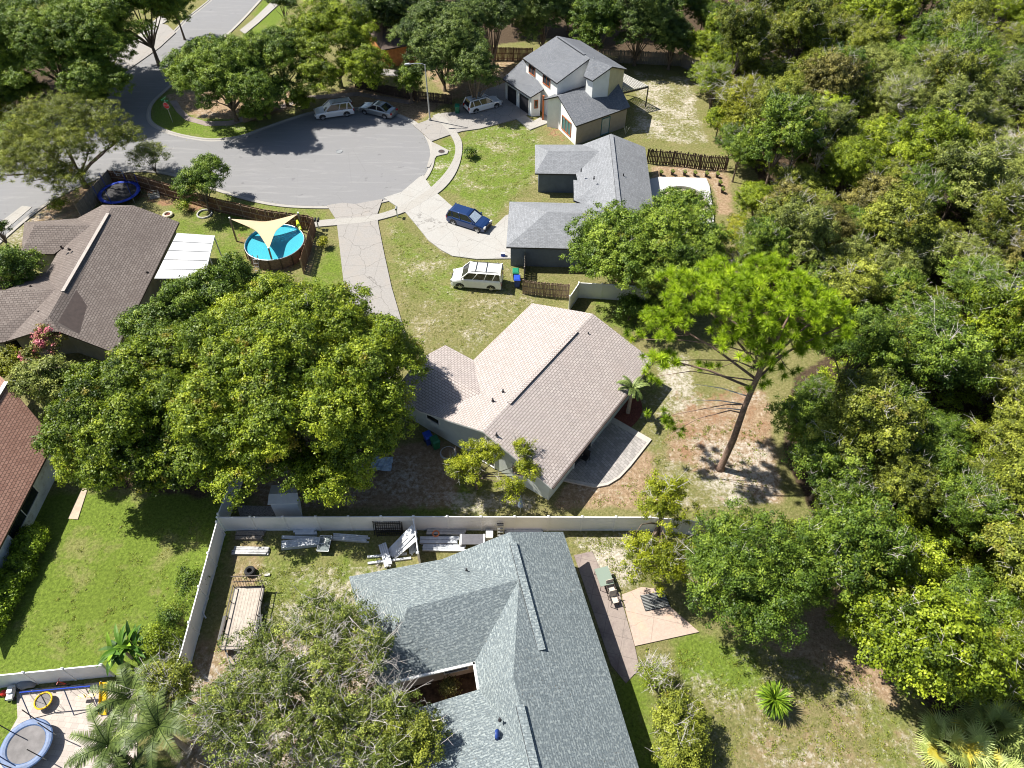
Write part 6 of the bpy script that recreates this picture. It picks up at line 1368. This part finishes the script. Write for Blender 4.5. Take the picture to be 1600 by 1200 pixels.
    p = G(540, 1062); t = thing('white_panel', 'white upturned panel seen through the mossy oak', 'panel', (G(455, 1045).x, G(455, 1045).y, 0)); mb = MB(); mb.box((0, 0, .3), (1.6, .7, .06), M_whitem, .6, .1); mb.build('sheet', t, local=True); mb = MB(); [mb.box((s * .5, s * .3, .14), (.1, .4, .28), M_wood3) for s in (-1, 1)]; mb.build('trestle', t, local=True); t.name = 'sheet_on_trestles'  # unclear white panel, guessed as a sheet on trestles
    p = G(490, 1090); t = thing('white_pallet', 'white slatted panel on the ground under the mossy oak', 'panel', (G(440, 1085).x, G(440, 1085).y, 0), .7); mb = MB(); [mb.box((0, k * .17, .12), (1.3, .12, .03), M_fascia) for k in range(5)]; [mb.box((s * .5, .34, .05), (.08, .8, .1), M_wood3) for s in (-1, 1)]; mb.build('slats', t, local=True)
def chair_parts(t, seat, frame):
    mb = MB(); mb.box((0, 0, .42), (.5, .5, .03), seat); mb.build('seat', t, local=True); mb = MB(); mb.box((0, .30, .72), (.5, .03, .58), seat, rx=-.28); mb.build('backrest', t, local=True)
    for sx in (-.27, .27):
        mb = MB(); mb.bar((sx, -.26, 0), (sx, -.26, .6), .03, .03, frame); mb.build('leg', t, local=True); mb = MB(); mb.bar((sx, .28, 0), (sx, .24, .6), .03, .03, frame); mb.build('leg', t, local=True); mb = MB(); mb.bar((sx, -.3, .62), (sx, .3, .62), .05, .03, frame); mb.build('armrest', t, local=True)
oddments()

# ------------------------------------------------------------------ trailer and building materials
def trailer():
    a, b = G(390, 918, .55), G(372, 1000, .55); L = 4.1; W_ = 1.85; d = (b - a); d.z = 0; d.normalize(); c = a + d * L / 2; ang = math.atan2(d.y, d.x)
    t = thing('utility_trailer', 'open utility trailer with bleached plank deck and raised mesh gate', 'trailer', (c.x, c.y, 0), ang)
    mb = MB()
    for k in range(9): mb.box((0, (k - 4) * W_ / 9, .55), (L, W_ / 9 - .012, .04), M_deck)
    mb.build('deck', t, local=True)
    mb = MB()
    for s in (-1, 1): mb.bar((-L / 2, s * (W_ / 2 + .04), .5), (L / 2, s * (W_ / 2 + .04), .5), .07, .12, M_black); mb.bar((-L / 2, s * (W_ / 2 + .04), .98), (L / 2, s * (W_ / 2 + .04), .98), .05, .05, M_dkbrown); [mb.bar((-L / 2 + q * L / 4, s * (W_ / 2 + .04), .5), (-L / 2 + q * L / 4, s * (W_ / 2 + .04), .98), .04, .04, M_dkbrown) for q in range(5)]
    mb.bar((L / 2, -W_ / 2, .98), (L / 2, W_ / 2, .98), .05, .05, M_dkbrown); mb.bar((L / 2, -W_ / 2, .5), (L / 2, W_ / 2, .5), .07, .12, M_black); mb.bar((-L / 2, -W_ / 2, .5), (-L / 2, W_ / 2, .5), .07, .12, M_black); mb.build('frame', t, local=True)
    mb = MB()
    for k in range(11): y = (k - 5) * W_ / 10.5; mb.bar((-L / 2 - .05, y, .55), (-L / 2 - .28, y, 1.65), .02, .02, M_dkbrown)
    for z, x in ((.58, -.06), (1.1, -.17), (1.65, -.28)): mb.bar((-L / 2 + x, -W_ / 2 - .05, z), (-L / 2 + x, W_ / 2 + .05, z), .05, .05, M_dkbrown)
    mb.build('gate', t, local=True)
    for x in (.35, 1.05):
        for s in (-1, 1): mb = MB(); mb.torus((x, s * (W_ / 2 + .22), .33), .24, .09, M_rubber, 24, 8, 1, (0, 1, 0)); mb.disc((x, s * (W_ / 2 + .28), .33), .18, M_chrome, 16, (0, s, 0), .08); mb.build('wheel', t, local=True)
    for s in (-1, 1): mb = MB(); mb.bar((-.1, s * (W_ / 2 + .22), .66), (1.5, s * (W_ / 2 + .22), .66), .24, .03, M_black); mb.build('fender', t, local=True)
    mb = MB(); [mb.bar((L / 2, s * .7, .48), (L / 2 + 1.2, 0, .48), .08, .1, M_black) for s in (-1, 1)]; mb.cyl((L / 2 + 1.0, 0, .05), (L / 2 + 1.0, 0, .75), .04, M_steel, n=8); mb.build('drawbar', t, local=True)
trailer()
def stack(name, label, p0, p1, wd, n, m, z0=.0, th=.1, cat='boards', layers=1, skew=.02, group=None, seed=1):
    a, b = G(*p0), G(*p1); d = (b - a); L = d.length; d.normalize(); s = Vector((-d.y, d.x, 0)); g = random.Random(seed); t = thing(name, label, cat, (a.x, a.y, 0), group=group)
    bw = wd / n
    for l in range(layers):
        for k in range(n):
            mb = MB(); off = s * ((k + .5) * bw - wd / 2); e0, e1 = g.uniform(-.08, .08), g.uniform(-.12, .12); z = z0 + th / 2 + l * (th + .005) + g.uniform(0, .008)
            q0 = Vector((a.x, a.y, z)) + off + d * e0 + s * g.uniform(-skew, skew) * bw; q1 = Vector((b.x, b.y, z)) + off + d * e1 + s * g.uniform(-skew, skew) * bw
            mb.bar(q0, q1, bw * .9, th, m); mb.build('board', t)
    return t
M_vin = plain('white_vinyl_boards', (.55, .575, .61), .45, .12, 2.5, dirt=(.5, .53, .58)); M_vin2 = plain('grey_vinyl_boards', (.50, .53, .56), .5, .15, 3)
stack('vinyl_boards', 'short white boards close to the fence above the backboard stacks', (461, 832), (494, 832), .5, 3, M_vin, .0, .1, layers=2, seed=2)
stack('vinyl_boards', 'thin long white board left of the grey backboard', (442, 840), (498, 842), .25, 2, M_vin, .0, .1, layers=1, seed=3)
stack('vinyl_boards', 'stack of long pale boards left of the grey backboard', (442, 854), (500, 848), .6, 4, M_vin, .0, .1, layers=3, seed=4)
stack('vinyl_boards', 'stack of pale boards right of the grey backboard', (520, 840), (576, 844), .5, 4, M_vin2, 0, .1, layers=2, seed=5)
stack('vinyl_boards', 'white boards lying lengthwise over two cross rails', (598, 853), (608, 887), .55, 4, M_vin, .16, .11, layers=2, seed=6)
stack('vinyl_rail', 'upper white cross rail under the lengthwise boards', (575, 871), (638, 866), .16, 1, M_vin, 0, .14, seed=7)
stack('vinyl_rail', 'lower white cross rail under the lengthwise boards', (576, 881), (640, 873), .16, 1, M_vin, 0, .14, seed=8)
stack('metal_battens', 'bundle of grey slats standing beside the short fence', (643, 850), (646, 866), .5, 5, M_vin2, .05, .1, seed=9)
stack('vinyl_boards', 'grey white boards lying along the long fence beyond the short fence', (667, 831), (727, 832), .6, 3, plain('dull_boards', (.50, .48, .45), .7, .15), .0, .12, layers=2, seed=10)
stack('vinyl_sheets', 'bright white wide panels beyond the short fence', (658, 846), (715, 846), .55, 2, M_vin, .0, .12, layers=2, seed=11)
stack('white_pipes', 'bright white long posts in front of the wide white panels', (661, 857), (727, 858), .5, 3, M_vin, .05, .14, layers=1, seed=12)
stack('lumber', 'weathered grey lumber pile in the fence corner', (370, 838), (412, 838), .7, 5, M_wood4, 0, .1, layers=2, skew=.3, seed=13)
stack('lumber', 'pale boards and lumber below the grey pile in the fence corner', (365, 862), (420, 862), .6, 5, plain('weathered_white', (.42, .42, .42), .8, .3), 0, .1, layers=2, skew=.3, seed=14)
stack('roof_edge_boards', 'white boards between the fence and the peak of the blue grey roof', (790, 832), (846, 831), .45, 3, M_vin, 0, .12, layers=2, seed=15)
def misc_yard():
    p = G(507, 850, .35); t = thing('backboard', 'grey basketball backboard with white outline lying on the board stacks', 'backboard', (p.x, p.y, .42), -.03); mb = MB(); mb.box((0, 0, 0), (.86, 1.25, .04), plain('slate_panel', (.12, .15, .155), .4)); mb.build('panel', t, local=True)
    mb = MB(); z = .023
    for a, b in (((-.41, -.6), (.41, -.6)), ((-.41, .6), (.41, .6)), ((-.41, -.6), (-.41, .6)), ((.41, -.6), (.41, .6)), ((-.38, .0), (.02, .0)), ((-.38, .42), (.02, .42)), ((-.38, 0), (-.38, .42)), ((.02, 0), (.02, .42))): mb.bar((a[0], a[1], z), (b[0], b[1], z), .035, .008, M_white)
    mb.build('outline', t, local=True); 
    for x in (-.3, .3): mb = MB(); mb.box((x, 0, -.2), (.12, .9, .38), M_dark); mb.build('bracket', t, local=True)
    # black gate panels leaning on the fence
    for k, (x, y) in enumerate(((608, 833), (606, 836), (610, 838))):
        p = G(x, y); t = thing('leaning_gate', ['black metal gate panel nearest the long fence', 'middle black metal gate panel of the leaning three', 'front black metal gate panel of the leaning three'][k], 'gate panel', (p.x, p.y, 0), R(1), 'black gate panels leaning on the fence'); mb = MB(); tl = .28
        f = lambda x, z: (x, z * tl, z)
        for z in (.1, .45, 1.05, 1.2): mb.bar(f(-.9, z), f(.9, z), .03, .035, M_black)
        for q in range(13): mb.bar(f(-.9 + q * .15, .05), f(-.9 + q * .15, 1.25), .018, .018, M_black)
        mb.build('bars', t, local=True); mb = MB(); [mb.bar(f(s, 0), f(s, 1.3), .05, .05, M_black) for s in (-.92, .92)]; mb.build('frame', t, local=True)
    # sheets leaning over the short fence
    a, b = G(610, 866), G(648, 826, 1.5)
    t = thing('leaning_sheet', 'long white sheet leaning diagonally on the short fence', 'sheet', (a.x, a.y, 0)); mb = MB(); mb.bar((a.x, a.y, .08), b, .75, .05, M_vin); mb.build('panel', t); mb = MB(); mb.bar(Vector((a.x, a.y, .13)).lerp(b, .3) + V(0, 0, .05), Vector((a.x, a.y, .13)).lerp(b, .7) + V(0, 0, .05), .3, .03, M_whitem); mb.build('cover_strip', t)
    a, b = G(616, 872), G(652, 840, 1.3); t = thing('leaning_board', 'narrow white board leaning beside the diagonal sheet', 'board', (a.x, a.y, 0)); mb = MB(); mb.bar((a.x, a.y, .08), b, .3, .05, M_vin); mb.build('panel', t); mb = MB(); mb.bar(Vector((a.x, a.y, .12)), Vector((a.x, a.y, .12)).lerp(b, .1), .3, .03, M_whitem); mb.build('end_cap', t)
    p = G(681, 834, .26); mb = MB(); mb.torus((p.x, p.y, .29), .22, .05, M_orange, 24, 8); tag(mb.build('orange_ring'), 'orange plastic ring on the grey white boards', 'ring')
    p = G(738, 843, .4); t = thing('dark_panel_table', 'dark grey panel on white trestles beside the blue grey roof', 'table', (p.x, p.y, 0)); mb = MB(); mb.box((0, 0, .42), (1.5, .8, .05), plain('dark_grey_panel', (.10, .10, .115), .6)); mb.build('table_top', t, local=True)
    for s in (-1, 1): mb = MB(); mb.box((s * .82, 0, .21), (.14, .85, .42), M_fascia); mb.build('leg', t, local=True)
    p = G(765, 840); t = thing('white_crate', 'white crate next to the dark panel table', 'crate', (p.x, p.y, 0)); mb = MB(); mb.box((0, 0, .25), (.45, .55, .5), M_whitem); mb.build('body', t, local=True); mb = MB(); mb.box((0, 0, .53), (.5, .6, .05), M_fascia); mb.build('lid', t, local=True)
    p = G(782, 833); t = thing('step_ladder', 'small aluminium step ladder against the long white fence', 'ladder', (p.x, p.y, 0)); mb = MB()
    for s in (-.2, .2): mb.bar((s, -.35, 0), (s, .0, 1.2), .04, .04, M_steel); mb.bar((s, .4, 0), (s, .0, 1.2), .03, .03, M_steel)
    for k in range(4): mb.box((0, -.28 + k * .09, .25 + k * .28), (.4, .12, .03), M_steel)
    mb.build('frame', t, local=True); mb = MB(); mb.box((0, 0, 1.2), (.45, .2, .04), M_black); mb.build('top_step', t, local=True)
    a, b = G(352, 975, .1), G(321, 960, .1)
    mb = MB(); q = [G(333, 885, .25), G(331, 905, .3), G(317, 958, .3), G(322, 966, .2)]; mb.tube(q, .05, M_vin, 8); tag(mb.build('white_pipe'), 'thin white pipe lying against the fence beside the trailer', 'pipe')
    p = G(672, 890, .1); 
    p = G(418, 899); mb = MB(); mb.box((p.x, p.y, .05), (.35, .16, .1), M_stone, .1); mb.box((p.x + .12, p.y + .02, .11), (.12, .16, .03), M_stone, .1); tag(mb.build('concrete_block'), 'small pale concrete block on the grass right of the tyre', 'block')
    # old play things near the blue trampoline
    p = G(242, 308); t = thing('metal_crate', 'grey wire crate on the red mulch beside the blue trampoline', 'crate', (p.x, p.y, 0), .3); mb = MB()
    for z in (.05, .35, .6): [mb.bar(a_, b_, .03, .03, M_steel) for a_, b_ in (((-.5, -.35, z), (.5, -.35, z)), ((.5, -.35, z), (.5, .35, z)), ((.5, .35, z), (-.5, .35, z)), ((-.5, .35, z), (-.5, -.35, z)))]
    [mb.bar((x, y, 0), (x, y, .6), .03, .03, M_steel) for x in (-.5, 0, .5) for y in (-.35, .35)]; mb.build('frame', t, local=True); mb = MB(); mb.box((0, 0, .03), (1, .7, .02), M_grey); mb.build('base', t, local=True)
misc_yard()

# ------------------------------------------------------------------ low weeds and tussocks on the lawns, fallen leaves in the gutter
def lawn_tufts():
    g = np.random.default_rng(55); C, O, S = [], [], []
    areas = [([(600, 345), (880, 470), (800, 520), (690, 550), (640, 540)], 260), ([(720, 300), (745, 215), (830, 205), (850, 290), (790, 320)], 170), ([(1000, 1010), (1350, 1040), (1430, 1190), (1090, 1190)], 420),
             ([(40, 1030), (150, 800), (330, 820), (270, 1020)], 130), ([(370, 890), (540, 880), (540, 960), (430, 970)], 160), ([(900, 840), (990, 840), (1000, 910), (950, 915)], 90), ([(860, 790), (1000, 790), (1050, 650), (1190, 660), (1200, 790), (1010, 720), (960, 770)], 200), ([(985, 120), (1080, 130), (1095, 225), (1000, 220)], 120)]
    for poly, n in areas:
        W = [(p.x, p.y) for p in GP(poly)]; x0, x1 = min(p[0] for p in W), max(p[0] for p in W); y0, y1 = min(p[1] for p in W), max(p[1] for p in W); k = 0
        while k < n:
            x, y = g.uniform(x0, x1, 1), g.uniform(y0, y1, 1)
            if not inpoly(x, y, W)[0]: continue
            k += 1; m = int(g.integers(10, 26)); r = g.uniform(.06, .2)
            c = np.stack([x + g.normal(0, r, m), y + g.normal(0, r, m), g.uniform(.01, .05, m)], 1); C.append(c); O.append(nrm(g.normal(0, 1, (m, 3)) + np.array([0, 0, .6])))
    C = np.concatenate(C); O = np.concatenate(O); co, q = leaf_faces(C, O, .045, g, aspect=.5, up=1.2)
    me = fast_mesh('weeds', co, q, L_olive, np.clip(g.normal(.5, .2, len(C)), 0, 1), g.uniform(0, 1, len(C))); o = bpy.data.objects.new('weeds', me); col.objects.link(o); tag(o, 'scattered low weeds and grass tussocks on the lawns', 'weeds', None, 'stuff')
    # gutter litter
    pts = []
    for path, sd in ((K_north, -1), (K_west, 1)):
        P = [G(*p) for p in path]
        for i in range(len(P) - 1):
            a, b = P[i], P[i + 1]; d = (b - a); n_ = Vector((-d.y, d.x, 0)).normalized() * sd; m = int(d.length * 5)
            for _ in range(m): q_ = a.lerp(b, g.uniform()) + n_ * abs(g.normal(0, .22)); pts.append((q_.x, q_.y, .03))
    C = np.array(pts); keep = np.sin(C[:, 0] * .9) + np.cos(C[:, 1] * .7) + g.normal(0, .6, len(C)) > .2; C = C[keep]; O = np.tile(np.array([[0, 0, 1.0]]), (len(C), 1)); co, q = leaf_faces(C, O, .055, g, aspect=.5, up=1.5, rnd=.2)
    me = fast_mesh('fallen_leaves', co, q, L_brown, np.clip(g.normal(.4, .2, len(C)), 0, 1), g.uniform(0, 1, len(C))); o = bpy.data.objects.new('fallen_leaves', me); col.objects.link(o); tag(o, 'brown fallen leaves lying in the road gutter', 'fallen leaves', None, 'stuff')
lawn_tufts()
